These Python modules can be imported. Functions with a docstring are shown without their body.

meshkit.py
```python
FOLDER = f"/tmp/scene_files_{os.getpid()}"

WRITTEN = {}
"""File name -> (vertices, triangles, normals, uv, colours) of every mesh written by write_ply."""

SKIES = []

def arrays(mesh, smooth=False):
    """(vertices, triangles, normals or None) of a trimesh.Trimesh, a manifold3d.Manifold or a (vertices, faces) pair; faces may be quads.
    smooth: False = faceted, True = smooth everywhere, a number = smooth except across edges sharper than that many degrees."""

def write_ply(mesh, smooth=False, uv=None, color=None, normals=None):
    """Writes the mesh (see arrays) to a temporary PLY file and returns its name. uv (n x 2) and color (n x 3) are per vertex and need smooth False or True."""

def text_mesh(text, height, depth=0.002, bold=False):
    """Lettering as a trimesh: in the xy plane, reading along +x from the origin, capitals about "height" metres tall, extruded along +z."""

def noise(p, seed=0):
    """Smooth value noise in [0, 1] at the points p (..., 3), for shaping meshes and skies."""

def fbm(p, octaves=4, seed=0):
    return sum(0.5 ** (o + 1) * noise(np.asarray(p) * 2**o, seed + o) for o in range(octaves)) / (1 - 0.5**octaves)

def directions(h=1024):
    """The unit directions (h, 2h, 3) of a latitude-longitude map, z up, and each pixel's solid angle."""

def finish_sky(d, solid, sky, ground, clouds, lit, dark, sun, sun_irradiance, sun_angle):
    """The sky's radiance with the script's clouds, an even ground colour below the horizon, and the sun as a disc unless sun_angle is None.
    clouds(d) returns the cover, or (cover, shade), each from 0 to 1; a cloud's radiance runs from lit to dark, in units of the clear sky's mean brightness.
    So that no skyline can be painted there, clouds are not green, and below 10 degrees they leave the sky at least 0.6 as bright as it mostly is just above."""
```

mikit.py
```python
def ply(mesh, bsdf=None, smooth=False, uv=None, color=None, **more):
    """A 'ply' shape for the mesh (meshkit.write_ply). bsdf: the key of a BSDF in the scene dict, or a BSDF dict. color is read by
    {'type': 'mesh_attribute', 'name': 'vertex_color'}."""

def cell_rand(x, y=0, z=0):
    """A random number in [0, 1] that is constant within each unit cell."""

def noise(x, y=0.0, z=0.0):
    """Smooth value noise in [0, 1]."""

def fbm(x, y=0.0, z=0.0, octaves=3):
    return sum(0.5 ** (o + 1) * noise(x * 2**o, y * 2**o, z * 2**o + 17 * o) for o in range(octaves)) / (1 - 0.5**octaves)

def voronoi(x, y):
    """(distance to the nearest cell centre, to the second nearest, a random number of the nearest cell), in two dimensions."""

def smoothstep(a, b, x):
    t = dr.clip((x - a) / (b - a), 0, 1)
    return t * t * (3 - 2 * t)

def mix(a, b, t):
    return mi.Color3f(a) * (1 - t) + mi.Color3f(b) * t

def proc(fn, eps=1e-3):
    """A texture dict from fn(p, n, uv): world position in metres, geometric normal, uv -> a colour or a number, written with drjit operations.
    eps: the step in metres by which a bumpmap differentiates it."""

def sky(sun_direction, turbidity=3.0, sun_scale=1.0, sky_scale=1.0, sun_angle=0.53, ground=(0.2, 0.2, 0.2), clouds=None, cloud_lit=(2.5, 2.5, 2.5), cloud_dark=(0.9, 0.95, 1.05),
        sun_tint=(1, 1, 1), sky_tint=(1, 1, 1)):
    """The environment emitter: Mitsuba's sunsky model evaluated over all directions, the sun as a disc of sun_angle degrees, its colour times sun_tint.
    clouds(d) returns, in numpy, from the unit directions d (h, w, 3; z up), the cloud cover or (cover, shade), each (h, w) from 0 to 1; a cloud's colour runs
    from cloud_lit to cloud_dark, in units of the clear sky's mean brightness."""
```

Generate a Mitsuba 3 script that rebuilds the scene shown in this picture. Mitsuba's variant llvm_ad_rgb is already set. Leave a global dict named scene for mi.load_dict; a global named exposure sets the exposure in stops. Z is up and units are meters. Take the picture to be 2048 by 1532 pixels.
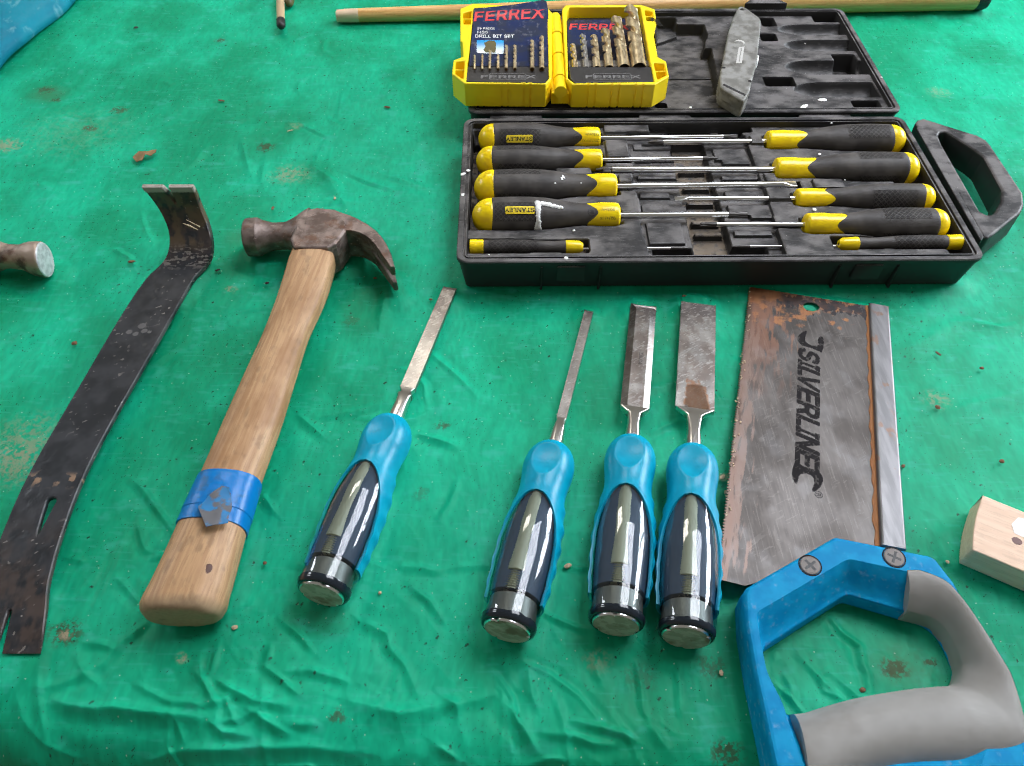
import math, random
import numpy as np, trimesh, mapbox_earcut
import drjit as dr, mitsuba as mi
import shapely
from shapely.geometry import Polygon, Point, LineString
from shapely.ops import unary_union
import mikit, meshkit
from mikit import proc, noise, fbm, smoothstep, mix, voronoi, cell_rand

T4 = mi.ScalarTransform4f
scene, labels = {}, {}
S = 0.001                                   # everything below is modelled in millimetres
rng = np.random.default_rng(7)
random.seed(7)

# ------------------------------------------------------------------ camera, light, exposure
th = math.radians(50.8)
scene['camera'] = {'type': 'perspective', 'fov': 67.21, 'fov_axis': 'x', 'near_clip': 0.02, 'far_clip': 50.0,
                   'to_world': T4().look_at(origin=[0, 0, 0.4], target=[0, math.cos(th), 0.4 - math.sin(th)], up=[0, 0, 1])}
exposure = 0.0
scene['room_light'] = {'type': 'constant', 'radiance': {'type': 'rgb', 'value': [0.205, 0.195, 0.168]}}

def lamp(key, c, target, w, h, rgb):
    scene[key] = {'type': 'rectangle', 'to_world': T4().look_at(origin=c, target=target, up=[0, 0.01, 1]) @ T4().scale([w / 2, h / 2, 1]),
                  'emitter': {'type': 'area', 'radiance': {'type': 'rgb', 'value': rgb}},
                  'bsdf': {'type': 'diffuse', 'reflectance': {'type': 'rgb', 'value': [.5, .5, .5]}}}

lamp('ceiling_lamp', [-0.55, 2.15, 2.0], [-0.55, 2.15, 0], 0.75, 0.5, [15.5, 14.4, 12.7])
labels['ceiling_lamp'] = dict(label='flat ceiling lamp beyond the far edge, left of centre', category='lamp')
lamp('ceiling_lamp_001', [0.95, 1.05, 1.8], [0.95, 1.05, 0], 1.15, 1.15, [9.7, 10.1, 11.0])
labels['ceiling_lamp_001'] = dict(label='long ceiling lamp hanging over the right far side', category='lamp')
for k, (dy, dz) in enumerate([(a, b) for b in (0.0, 0.42) for a in (-0.45, 0.0, 0.45)]):
    kk = 'side_window__pane' + ('' if k == 0 else '_%03d' % k)
    lamp(kk, [2.3, 1.35 + dy, 0.62 + dz], [0.0, 1.0 + dy * .8, 0.55 + dz], 0.39, 0.36, [20, 22, 24])
labels['side_window'] = dict(label='bright window with six panes to the right of the table', category='window')
for k, dy in enumerate((-0.3, 0.3)):
    kk = 'left_window__pane' + ('' if k == 0 else '_%03d' % k)
    lamp(kk, [-2.2, 1.25 + dy, 1.2], [0, 0.6, 0.2], 0.2, 0.6, [14, 15, 16])
labels['left_window'] = dict(label='narrow two pane window to the left of the table', category='window')

# ------------------------------------------------------------------ helpers
def numbered(k):
    if k not in scene and k not in labels and not any(q.startswith(k + '__') for q in scene):
        return k
    n = 1
    while True:
        q = '%s_%03d' % (k, n)
        if q not in scene and q not in labels and not any(z.startswith(q + '__') for z in scene):
            return q
        n += 1

def thing(name, label, cat, group=None):
    k = numbered(name)
    labels[k] = {'label': label, 'category': cat}
    if group: labels[k]['group'] = group
    return k

def VF(m):
    if hasattr(m, 'to_mesh'):
        q = m.to_mesh(); return np.array(q.vert_properties[:, :3], float), np.array(q.tri_verts)
    if isinstance(m, (tuple, list)): return np.asarray(m[0], float), np.asarray(m[1], int)
    return np.array(m.vertices, float), np.array(m.faces)

def xf(v, M): return v if M is None else v @ M[:3, :3].T + M[:3, 3]

def emit(key, mesh, bsdf, smooth=35, M=None, uv=None):
    v, f = VF(mesh)
    v = xf(v, M) * S
    if f.shape[1] == 4: f = np.vstack([f[:, [0, 1, 2]], f[:, [0, 2, 3]]])
    scene[key] = mikit.ply(trimesh.Trimesh(v, f, process=False), bsdf, smooth=smooth, uv=uv)
    return key

def part(parent, name, mesh, bsdf, smooth=35, M=None, uv=None, label=None, kind=None):
    k = numbered(parent + '__' + name)
    emit(k, mesh, bsdf, smooth, M, uv)
    if label or kind:
        labels[k] = {}
        if label: labels[k]['label'] = label
        if kind: labels[k]['kind'] = kind
    return k

def solo(name, label, cat, mesh, bsdf, smooth=35, M=None, group=None):
    k = thing(name, label, cat, group)
    emit(k, mesh, bsdf, smooth, M)
    return k

def cat(*ms):
    vs, fs, n = [], [], 0
    for m in ms:
        v, f = VF(m)
        if f.shape[1] == 4: f = np.vstack([f[:, [0, 1, 2]], f[:, [0, 2, 3]]])
        vs.append(v); fs.append(f + n); n += len(v)
    return np.vstack(vs), np.vstack(fs)

def moved(m, M=None, d=(0, 0, 0), sc=(1, 1, 1)):
    v, f = VF(m)
    return xf(v * np.array(sc), M) + np.array(d), f

def grid(P, cu=False, cv=False):
    n, m = P.shape[:2]
    i, j = np.meshgrid(np.arange(n if cu else n - 1), np.arange(m if cv else m - 1), indexing='ij')
    i2, j2 = (i + 1) % n, (j + 1) % m
    f = np.stack([i * m + j, i * m + j2, i2 * m + j2, i2 * m + j], -1).reshape(-1, 4)
    return P.reshape(-1, 3), f

def fan(ring):
    ring = np.asarray(ring, float); c = ring.mean(0); n = len(ring); i = np.arange(n)
    return np.vstack([ring, c]), np.stack([i, (i + 1) % n, i * 0 + n], 1)

def loft(rings, caps=True):
    R = np.array(rings, float)
    ms = [grid(R, cv=True)]
    if caps: ms += [fan(R[0][::-1]), fan(R[-1])]
    return cat(*ms)

def ell(hw, hh, n=2.0, N=40):
    a = np.linspace(0, 2 * np.pi, N, endpoint=False)
    c, s = np.cos(a), np.sin(a)
    return np.stack([hw * np.sign(c) * np.abs(c) ** (2 / n), hh * np.sign(s) * np.abs(s) ** (2 / n)], 1)

def sections(secs, N=40, caps=True):
    """secs: (t, cx, cz, half width, half height, exponent): a loft along local y"""
    R = []
    for t, cx, cz, hw, hh, n in secs:
        e = ell(hw, hh, n, N)
        R.append(np.stack([cx + e[:, 0], np.full(N, t), cz + e[:, 1]], 1))
    return loft(R, caps)

def dense(xs, ys, n):
    """monotone-ish smooth resampling of a profile"""
    from scipy.interpolate import PchipInterpolator
    x = np.linspace(xs[0], xs[-1], n)
    return x, PchipInterpolator(xs, ys)(x)

def lathe(prof, N=48, caps=True):
    """profile (t, r) turned about the local y axis"""
    a = np.linspace(0, 2 * np.pi, N, endpoint=False)
    R = [np.stack([r * np.sin(a), np.full(N, t), r * np.cos(a)], 1) for t, r in prof]
    return loft(R, caps)

def frame(B, Tp, roll=0.0):
    """local y runs from B to Tp, z stays as upright as it can"""
    B, Tp = np.array(B, float), np.array(Tp, float)
    y = Tp - B; y /= np.linalg.norm(y)
    x = np.cross(y, [0, 0, 1]); x /= np.linalg.norm(x)
    z = np.cross(x, y)
    c, s = math.cos(roll), math.sin(roll)
    M = np.eye(4); M[:3, 0] = c * x + s * z; M[:3, 1] = y; M[:3, 2] = -s * x + c * z; M[:3, 3] = B
    return M

def rotz(a, d=(0, 0, 0)):
    M = np.eye(4); M[:2, :2] = [[math.cos(a), -math.sin(a)], [math.sin(a), math.cos(a)]]; M[:3, 3] = d
    return M

def earcut(rings):
    """triangles between an outer ring and its holes (constrained Delaunay; ear cutting where that fails)"""
    from scipy.spatial import cKDTree
    V = np.vstack([np.asarray(r, float)[:, :2] for r in rings])
    g = Polygon(np.asarray(rings[0])[:, :2], [np.asarray(r)[:, :2] for r in rings[1:]])
    if g.is_valid:
        t = np.array([np.array(q.exterior.coords)[:3] for q in shapely.constrained_delaunay_triangles(g).geoms])
        f = cKDTree(V).query(t.reshape(-1, 2))[1].reshape(-1, 3)
        a, b, c = V[f[:, 0]], V[f[:, 1]], V[f[:, 2]]
        cr = (b[:, 0] - a[:, 0]) * (c[:, 1] - a[:, 1]) - (b[:, 1] - a[:, 1]) * (c[:, 0] - a[:, 0])
        f[cr < 0] = f[cr < 0][:, ::-1]
        return f
    v = np.vstack([np.asarray(r)[:, :2] for r in rings]).astype(np.float64)
    ends = np.cumsum([len(r) for r in rings]).astype(np.uint32)
    return mapbox_earcut.triangulate_float64(v, ends).reshape(-1, 3).astype(int)

def resample(p, step, closed=True):
    p = np.asarray(p, float)
    q = np.vstack([p, p[:1]]) if closed else p
    out = []
    for a, b in zip(q[:-1], q[1:]):
        k = max(1, int(np.linalg.norm(b - a) / step))
        for i in range(k): out.append(a + (b - a) * i / k)
    if not closed: out.append(q[-1])
    return np.array(out)

def inset(r, d):
    """mitred inset of a ring (positive shrinks a counter-clockwise ring)"""
    r = np.asarray(r, float)
    e = np.roll(r, -1, 0) - r
    e /= np.maximum(np.linalg.norm(e, axis=1, keepdims=True), 1e-9)
    n = np.stack([-e[:, 1], e[:, 0]], 1)
    m = n + np.roll(n, 1, 0)
    m /= np.maximum((m * m).sum(1, keepdims=True) / 2, 0.35)
    return r + m * d

def round_poly(p, r, step=1.5):
    g = Polygon(p).buffer(-r).buffer(2 * r).buffer(-r) if r > 0 else Polygon(p)
    if g.geom_type != 'Polygon': g = max(g.geoms, key=lambda q: q.area)
    return g

def rings_of(g, step=None):
    g = shapely.geometry.polygon.orient(g, 1.0)
    rs = [np.array(g.exterior.coords)[:-1]] + [np.array(h.coords)[:-1] for h in g.interiors]
    return [resample(r, step) for r in rs] if step else rs

def prism(g, z0, z1, b=0.0, b0=0.0, steps=3, step=None):
    """an upright solid of a polygon with rounded upper (b) and lower (b0) edges"""
    if not hasattr(g, 'exterior'): g = Polygon(g)
    rs = rings_of(g, step)
    lev = []
    if b0 > 0: lev += [(b0 * (1 - math.sin(a)), z0 + b0 * (1 - math.cos(a))) for a in np.linspace(0, math.pi / 2, steps + 1)]
    else: lev.append((0, z0))
    if b > 0: lev += [(b * (1 - math.cos(a)), z1 - b + b * math.sin(a)) for a in np.linspace(0, math.pi / 2, steps + 1)]
    else: lev.append((0, z1))
    ms, top, bot = [], [], []
    for r in rs:
        R = [np.column_stack([inset(r, d), np.full(len(r), z)]) for d, z in lev]
        ms.append(grid(np.array(R), cv=True)); top.append(R[-1]); bot.append(R[0])
    tf = earcut(rs)
    ms.append((np.vstack(top), tf)); ms.append((np.vstack(bot), tf[:, ::-1]))
    return cat(*ms)

def sheet(g, z=0.0):
    rs = rings_of(g)
    return np.vstack([np.column_stack([r, np.full(len(r), z)]) for r in rs]), earcut(rs)

def box(x0, x1, y0, y1, z0, z1, b=0.6):
    return prism([(x0, y0), (x1, y0), (x1, y1), (x0, y1)], z0, z1, b, b * .5)

def rrect(x0, x1, y0, y1, r, n=6):
    out = []
    for cx, cy, a0 in ((x1 - r, y0 + r, -90), (x1 - r, y1 - r, 0), (x0 + r, y1 - r, 90), (x0 + r, y0 + r, 180)):
        for k in range(n + 1):
            a = math.radians(a0 + 90 * k / n); out.append((cx + r * math.cos(a), cy + r * math.sin(a)))
    return np.array(out)

def tube(path, r, N=16):
    path = np.asarray(path, float); rr = np.broadcast_to(r, len(path))
    R = []
    for i in range(len(path)):
        d = path[min(i + 1, len(path) - 1)] - path[max(i - 1, 0)]; d /= np.linalg.norm(d)
        u = np.cross(d, [0, 0, 1] if abs(d[2]) < .9 else [1, 0, 0]); u /= np.linalg.norm(u); w = np.cross(d, u)
        a = np.linspace(0, 2 * np.pi, N, endpoint=False)[:, None]
        R.append(path[i] + rr[i] * (np.cos(a) * u + np.sin(a) * w))
    return loft(R)

def fat_text(s, h, length, gap, fat, slant=0.0, depth=.06):
    """heavy condensed lettering: each letter fitted to its own cell, then every stroke thickened"""
    w = [{'I': .42, 'L': .80}.get(ch, 1.0) for ch in s]
    unit = (length - gap * (len(s) - 1)) / (sum(w) - .24 * s.count('LV'))
    out, x = [], -length / 2
    for i, (ch, k) in enumerate(zip(s, w)):
        v, f = VF(meshkit.text_mesh(ch, h, 1.0, bold=True))
        g = unary_union([Polygon(v[t][:, :2]).buffer(.003) for t in f if np.all(v[t][:, 2] > .5)])
        x0, y0, x1, y1 = g.bounds; cw = unit * k
        g = shapely.affinity.translate(g, -(x0 + x1) / 2, -(y0 + y1) / 2)
        g = shapely.affinity.scale(g, (cw - 2 * fat) / (x1 - x0), (h - 2 * fat) / (y1 - y0), origin=(0, 0))
        g = shapely.affinity.affine_transform(g.buffer(fat, join_style=2, mitre_limit=2), [1, slant, 0, 1, x + cw / 2, 0]).simplify(.03)
        out += [prism(q, 0, depth) for q in getattr(g, 'geoms', [g]) if q.area > .05]
        x += cw + gap - (.24 * unit if s[i:i + 2] == 'LV' else 0)
    return cat(*out)

def text(s, h, depth=.15, bold=True, sx=1.0, slant=0.0):
    v, f = VF(meshkit.text_mesh(s, h, depth, bold=bold))
    v = v.copy(); w = v[:, 0].max()
    v[:, 0] = (v[:, 0] - w / 2) * sx + slant * (v[:, 1] - h / 2); v[:, 1] -= h / 2
    return v, f

def blob(c, r, n=14, seed=0, rz=None, amp=.25):
    q = trimesh.creation.icosphere(subdivisions=2)
    v = np.array(q.vertices)
    v = v * (1 + amp * (meshkit.fbm(v * 1.6 + seed * 7.3, 3) - .5) * 2)[:, None]
    r = np.broadcast_to(r, 3)
    if rz is not None: v = xf(v * r, rotz(rz))
    else: v = v * r
    return v + np.array(c), np.array(q.faces)

# ------------------------------------------------------------------ materials
def rgb(*c): return {'type': 'rgb', 'value': list(c)}
def mat(name, color, rough=.5, metal=0.0, spec=.5, bump=None, bscale=1.0, eps=3e-4, **more):
    b = {'type': 'principled', 'base_color': rgb(*color) if isinstance(color, (tuple, list)) else color,
         'roughness': rough, 'metallic': metal, 'specular': spec, **more}
    if bump is not None: b = {'type': 'bumpmap', 'arbitrary': proc(bump, eps), 'scale': bscale, 'bsdf': b}
    scene[name] = {'type': 'twosided', 'bsdf': b}
    return name

STAINS = [  # x, y, radius (mm), strength, kind: 0 dark brown, 1 pale dirt, 2 olive smear
(-449,689,22,0.45,2),(-439,679,5,0.9,0),(-455,697,9,0.7,0),(-373,663,9,0.8,0),(-389,631,7,0.85,0),(-221,600,9,0.95,0),(-192,560,20,0.45,1),(-307,792,6,0.8,0),(-455,603,16,0.6,1),(-237,156,9,0.9,0),(-237,155,4.5,0.95,1),(-171,142,4,0.8,1),(-87,114,4.5,0.8,0),(104,97,8,0.9,0),(197,137,7.5,1.0,0),(217,140,3.5,0.9,0),(205,138,26,0.5,2),(-45,293,5,0.8,0),(-307,263,24,0.5,1),(-305,280,30,0.4,1),(-216,478,14,0.3,2),(281,314,11,0.4,1),(-40,503,12,0.4,2),(115,601,9,0.3,1),(44,141,9,0.3,1),(-260,385,10,0.25,1),(130,254,5,0.6,1),(-97,162,14,0.25,2),(-200,633,9,0.3,1),(416,693,14,0.35,1),(-54,241,6,0.4,0),(66,133,9,0.35,0),(103,138,8,0.6,0),(-400,625,60,0.12,1),(-116,385,7,0.4,0),(-210,418,6,0.5,1)]

def fn_cloth(p, n, uv):
    x, y = p.x * 1000, p.y * 1000
    big = fbm(x / 55, y / 70, 3.0, 4)
    fib = fbm(x / 2.2 + 3 * noise(x / 30, y / 30), y / 6.5, 1.0, 3)
    fib2 = noise(x / 9 + y / 14, y / 1.6, 5.0)
    c = mix((0.0015, 0.262, 0.126), (0.005, 0.400, 0.222), smoothstep(.28, .70, big))
    c = c * (0.86 + .30 * fib)
    worn = smoothstep(.66, .86, fbm(x / 16, y / 9, 9.0, 4)) * .30 + smoothstep(.74, .9, fib2) * .16
    c = mix(c, (0.055, 0.46, 0.36), worn)
    jag = fbm(x / 2.3, y / 2.3, 2.0, 4)
    jag2 = noise(x / .8, y / .8, 4.0)
    for sx, sy, r, a, k in STAINS:
        d = dr.sqrt(dr.square(x - sx) + dr.square((y - sy) * 1.25)) / r
        if k == 0: m = smoothstep(.44, .66, jag * .6 + jag2 * .4 + .22 * (1 - d)) * smoothstep(1.5, .5, d) * a * (.55 + .45 * jag); col = (.050, .036, .016)
        elif k == 1: m = smoothstep(.40, .75, jag * .7 + jag2 * .3 + .15 * (1 - d)) * smoothstep(1.3, .3, d) * a; col = (.33, .28, .19)
        else: m = smoothstep(1.2, .2, d) * a * (.5 + .7 * jag); col = (.06, .10, .035)
        c = mix(c, col, m)
    dens = smoothstep(.46, .78, fbm(x / 26, y / 26, 6.0, 4))
    for s, th, seed in ((4.3, .070, 0.0), (10.5, .070, 40.0), (2.2, .085, 80.0)):
        wob = 1.6 * (noise(x / 1.3, y / 1.3, seed) - .5)
        f, g, w = voronoi((x + wob) / s + seed, (y + wob) / s)
        c = mix(c, (.012, .022, .014), dr.select(w > .95 - .65 * dens, smoothstep(th * (.45 + w), th * .35 * (.45 + w), f), 0.) * .85)
    f, g, w = voronoi(x / 6.5 + 11, y / 6.5)
    c = mix(c, (.55, .66, .55), dr.select(w > .88, smoothstep(.075, .03, f), 0.) * .6)
    return c
def fn_cloth_b(p, n, uv):
    x, y = p.x * 1000, p.y * 1000
    return fbm(x / 1.5, y / 2.6, 1.0, 3) * .10 + fbm(x / 7, y / 5, 4.0, 2) * .35
mat('cloth', proc(fn_cloth), .52, 0, .16, fn_cloth_b, .0007)

def fn_case(p, n, uv):
    x, y, z = p.x * 1000, p.y * 1000, p.z * 1000
    d = fbm(x / 14, y / 9, z / 9, 4)
    nz = dr.abs(n.z)
    dust = smoothstep(.30, .72, d) * smoothstep(.25, .95, nz)
    c = mix((.032, .031, .032), (.150, .141, .140), dust)
    low = smoothstep(19.5, 14., z) * smoothstep(400., 420., y) * smoothstep(615., 590., y) * smoothstep(.6, .95, nz)
    c = mix(c, (.24, .19, .14), low * smoothstep(.26, .56, fbm(x / 4, y / 4, 3.0, 4)) * .8)
    scr = smoothstep(.80, .88, noise(x / 7 + y / 3, y / .8 - x / 5, 2.0))
    c = mix(c, (.17, .165, .165), scr * .35 * smoothstep(.1, .8, nz))
    f, g, w = voronoi(x / 5.0, y / 5.0)
    return mix(c, (.6, .58, .55), dr.select(w > .97, smoothstep(.08, .04, f), 0.) * .6 * smoothstep(.5, .9, nz))
def fn_case_b(p, n, uv):
    return fbm(p.x * 900, p.y * 900, p.z * 900, 2)
mat('case_plastic', proc(fn_case), .45, 0, .22)

def fn_yellow(p, n, uv):
    q = fbm(p.x * 160, p.y * 160, p.z * 160, 3)
    return mix((.90, .66, .003), (.82, .57, .006), smoothstep(.35, .7, q))
mat('driver_yellow', proc(fn_yellow), .24, 0, .5)
mat('box_yellow', (.90, .68, .012), .38, 0, .40)
mat('mark_grey', (.48, .47, .45), .5)

def knurl_zone(uv):
    return smoothstep(-7.6, -7.2, -dr.abs(uv.x)) * smoothstep(17.5, 18.2, uv.y) * smoothstep(53, 51, uv.y)
def fn_grip(p, n, uv):
    q = fbm(p.x * 110, p.y * 70, p.z * 110, 3)
    c = mix((.046, .041, .039), (.082, .074, .069), smoothstep(.3, .8, q))
    return c * (.50 + .66 * dr.minimum(fn_grip_b(p, n, uv), 1.) + .50 * (1 - knurl_zone(uv)))
def fn_grip_b(p, n, uv):
    # diamond knurl between fixed limits of the grip (uv in millimetres)
    u, v = uv.x, uv.y
    a = dr.abs(((u + v) / 4.0) - dr.floor((u + v) / 4.0) - .5) * 2
    b = dr.abs(((u - v) / 4.0) - dr.floor((u - v) / 4.0) - .5) * 2
    k = dr.maximum(smoothstep(.62, .82, a), smoothstep(.62, .82, b)) + .8 * smoothstep(.3, .1, dr.maximum(a, b))
    return k * knurl_zone(uv)
mat('grip_rubber', proc(fn_grip), .55, 0, .35, fn_grip_b, .0010, 1.5e-4)
mat('badge_yellow', (.80, .60, .03), .35)
mat('print_black', (.014, .013, .013), .5)
mat('chrome', (.80, .80, .80), .16, 1.0)
mat('blackened_tip', (.085, .080, .076), .42, .8)
mat('paint_white', (.80, .80, .78), .5)
mat('red_print', (.62, .045, .055), .4)
mat('white_print', (.80, .80, .78), .45)
mat('insert_black', (.030, .028, .028), .40)
mat('insert_grey', (.16, .155, .155), .45)

def fn_card(p, n, uv):
    x, y = p.x * 1000, p.y * 1000
    q = fbm(x / 9, y / 9, 1.0, 4)
    c = mix((.010, .022, .085), (.022, .030, .060), smoothstep(.3, .7, q))
    return mix(c, (.16, .16, .19), smoothstep(.58, .85, fbm(x / 3, y / 5, 3.0, 4)) * .55)
mat('card', proc(fn_card), .22, 0, .5)
def fn_sky(p, n, uv):
    return mix((.80, .90, .95), (.02, .28, .62), smoothstep(.667, .688, p.y))
mat('card_picture', proc(fn_sky), .3)

def fn_gold(p, n, uv):
    q = fbm(p.x * 500, p.y * 220, p.z * 500, 3)
    return mix((.80, .67, .44), (.50, .38, .22), smoothstep(.35, .75, q))
mat('drill_steel', proc(fn_gold), .34, .9)
mat('drill_steel_grey', (.46, .45, .44), .34, .9)

def fn_knife(p, n, uv):
    q = fbm(p.x * 160, p.y * 160, p.z * 160, 5)
    c = mix((.17, .165, .15), (.30, .295, .28), smoothstep(.3, .7, q))
    return mix(c, (.085, .075, .06), smoothstep(.60, .82, fbm(p.x * 70, p.y * 70, p.z * 200, 4)) * .7)
mat('knife_grey', proc(fn_knife), .5, .35, .4)

def woodfn(a, lo, hi, grime=None, pitch=1.5, along=60.):
    ca, sa = math.cos(a), math.sin(a)
    def fn(p, n, uv):
        x, y, z = p.x * 1000, p.y * 1000, p.z * 1000
        u, v = x * ca + y * sa, -x * sa + y * ca          # u along the grain
        w = fbm(u / along, v / 9, z / 9, 3) * 5
        g = fbm(u / along * 2, (v + w) / pitch, (z + w) / pitch, 4)
        c = mix(lo, hi, smoothstep(.28, .72, g))
        fl = smoothstep(.66, .74, noise(u / 7, v / .55, z / .55 + 9))
        c = mix(c, tuple(q * .55 for q in lo), fl * .22)
        if grime: c = grime(c, x, y, z)
        return c
    return fn

def g_hammer(c, x, y, z):
    q = fbm(x / 12, y / 22, z / 12, 4)
    k = smoothstep(205., 250., y) * smoothstep(400., 370., y)
    c = mix(c, (.25, .115, .045), smoothstep(.30, .66, q) * (.14 + .42 * k))
    end = smoothstep(166., 158., y)
    c = mix(c, (.26, .20, .13), end * .7)
    ch = smoothstep(.10, .0, dr.abs(noise(x / 3, y / 14, 4.) - .5)) * 0
    d = dr.sqrt(dr.square((x + 157) * 1.4) + dr.square(y - 178)) / 4.2
    c = mix(c, (.07, .022, .010), smoothstep(.62, .50, d + .8 * (noise(x / 2, y / 2, 1.) - .5)))
    return mix(c, (.10, .07, .045), smoothstep(.60, .78, fbm(x / 5, y / 9, z / 5, 4)) * .28)
mat('hammer_wood', proc(woodfn(math.radians(83), (.40, .230, .118), (.505, .312, .170), g_hammer, 1.5, 90.)), .45, 0, .35)
mat('pole_wood', proc(woodfn(math.radians(2), (.58, .31, .10), (.70, .42, .16))), .35, 0, .45)
mat('pole_end_wood', (.62, .46, .31), .7)
def g_block(c, x, y, z):
    a, b = (x - 252) / 1., (y - 207) / 1.
    return mix(c, (.16, .12, .08), smoothstep(.62, .75, noise(x / 1.1, y / 2.4, 3.)) * smoothstep(4., 2., dr.sqrt(a * a + b * b)) * .8)
mat('block_wood', proc(woodfn(math.radians(-28), (.67, .465, .335), (.74, .535, .40), g_block, 2.4, 40.)), .5, 0, .3)
mat('brown_paint', (.10, .022, .012), .45)

def fn_rust(p, n, uv):
    x, y, z = p.x * 1000, p.y * 1000, p.z * 1000
    q = fbm(x / 9, y / 9, z / 9, 5)
    c = mix((.100, .070, .060), (.245, .190, .172), smoothstep(.30, .70, q))
    c = mix(c, (.14, .060, .030), smoothstep(.52, .72, fbm(x / 6 + 5, y / 6, z / 6, 4)) * .55)
    c = mix(c, (.44, .34, .27), smoothstep(-330., -335., x) * smoothstep(.25, .55, q) * .75)
    sc = smoothstep(.72, .82, noise(x / 4 + y / 6 + 2 * q, y / 1.1 - x / 2.5 + 3 * q, z / 2))
    return mix(c, (.36, .29, .255), sc * smoothstep(.4, .62, fbm(x / 9, y / 9, 4., 3)) * .45)
mat('hammer_iron', proc(fn_rust), .48, .45, .4, lambda p, n, uv: fbm(p.x * 500, p.y * 500, p.z * 500, 3), .00035)
def fn_face(p, n, uv):
    q = fbm(p.x * 320, p.y * 320, p.z * 320, 4)
    return mix((.40, .41, .42), (.58, .59, .60), smoothstep(.3, .7, q))
mat('worn_steel', proc(fn_face), .5, .25)
mat('bare_iron', (.42, .39, .355), .6, 0, .3)

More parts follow.
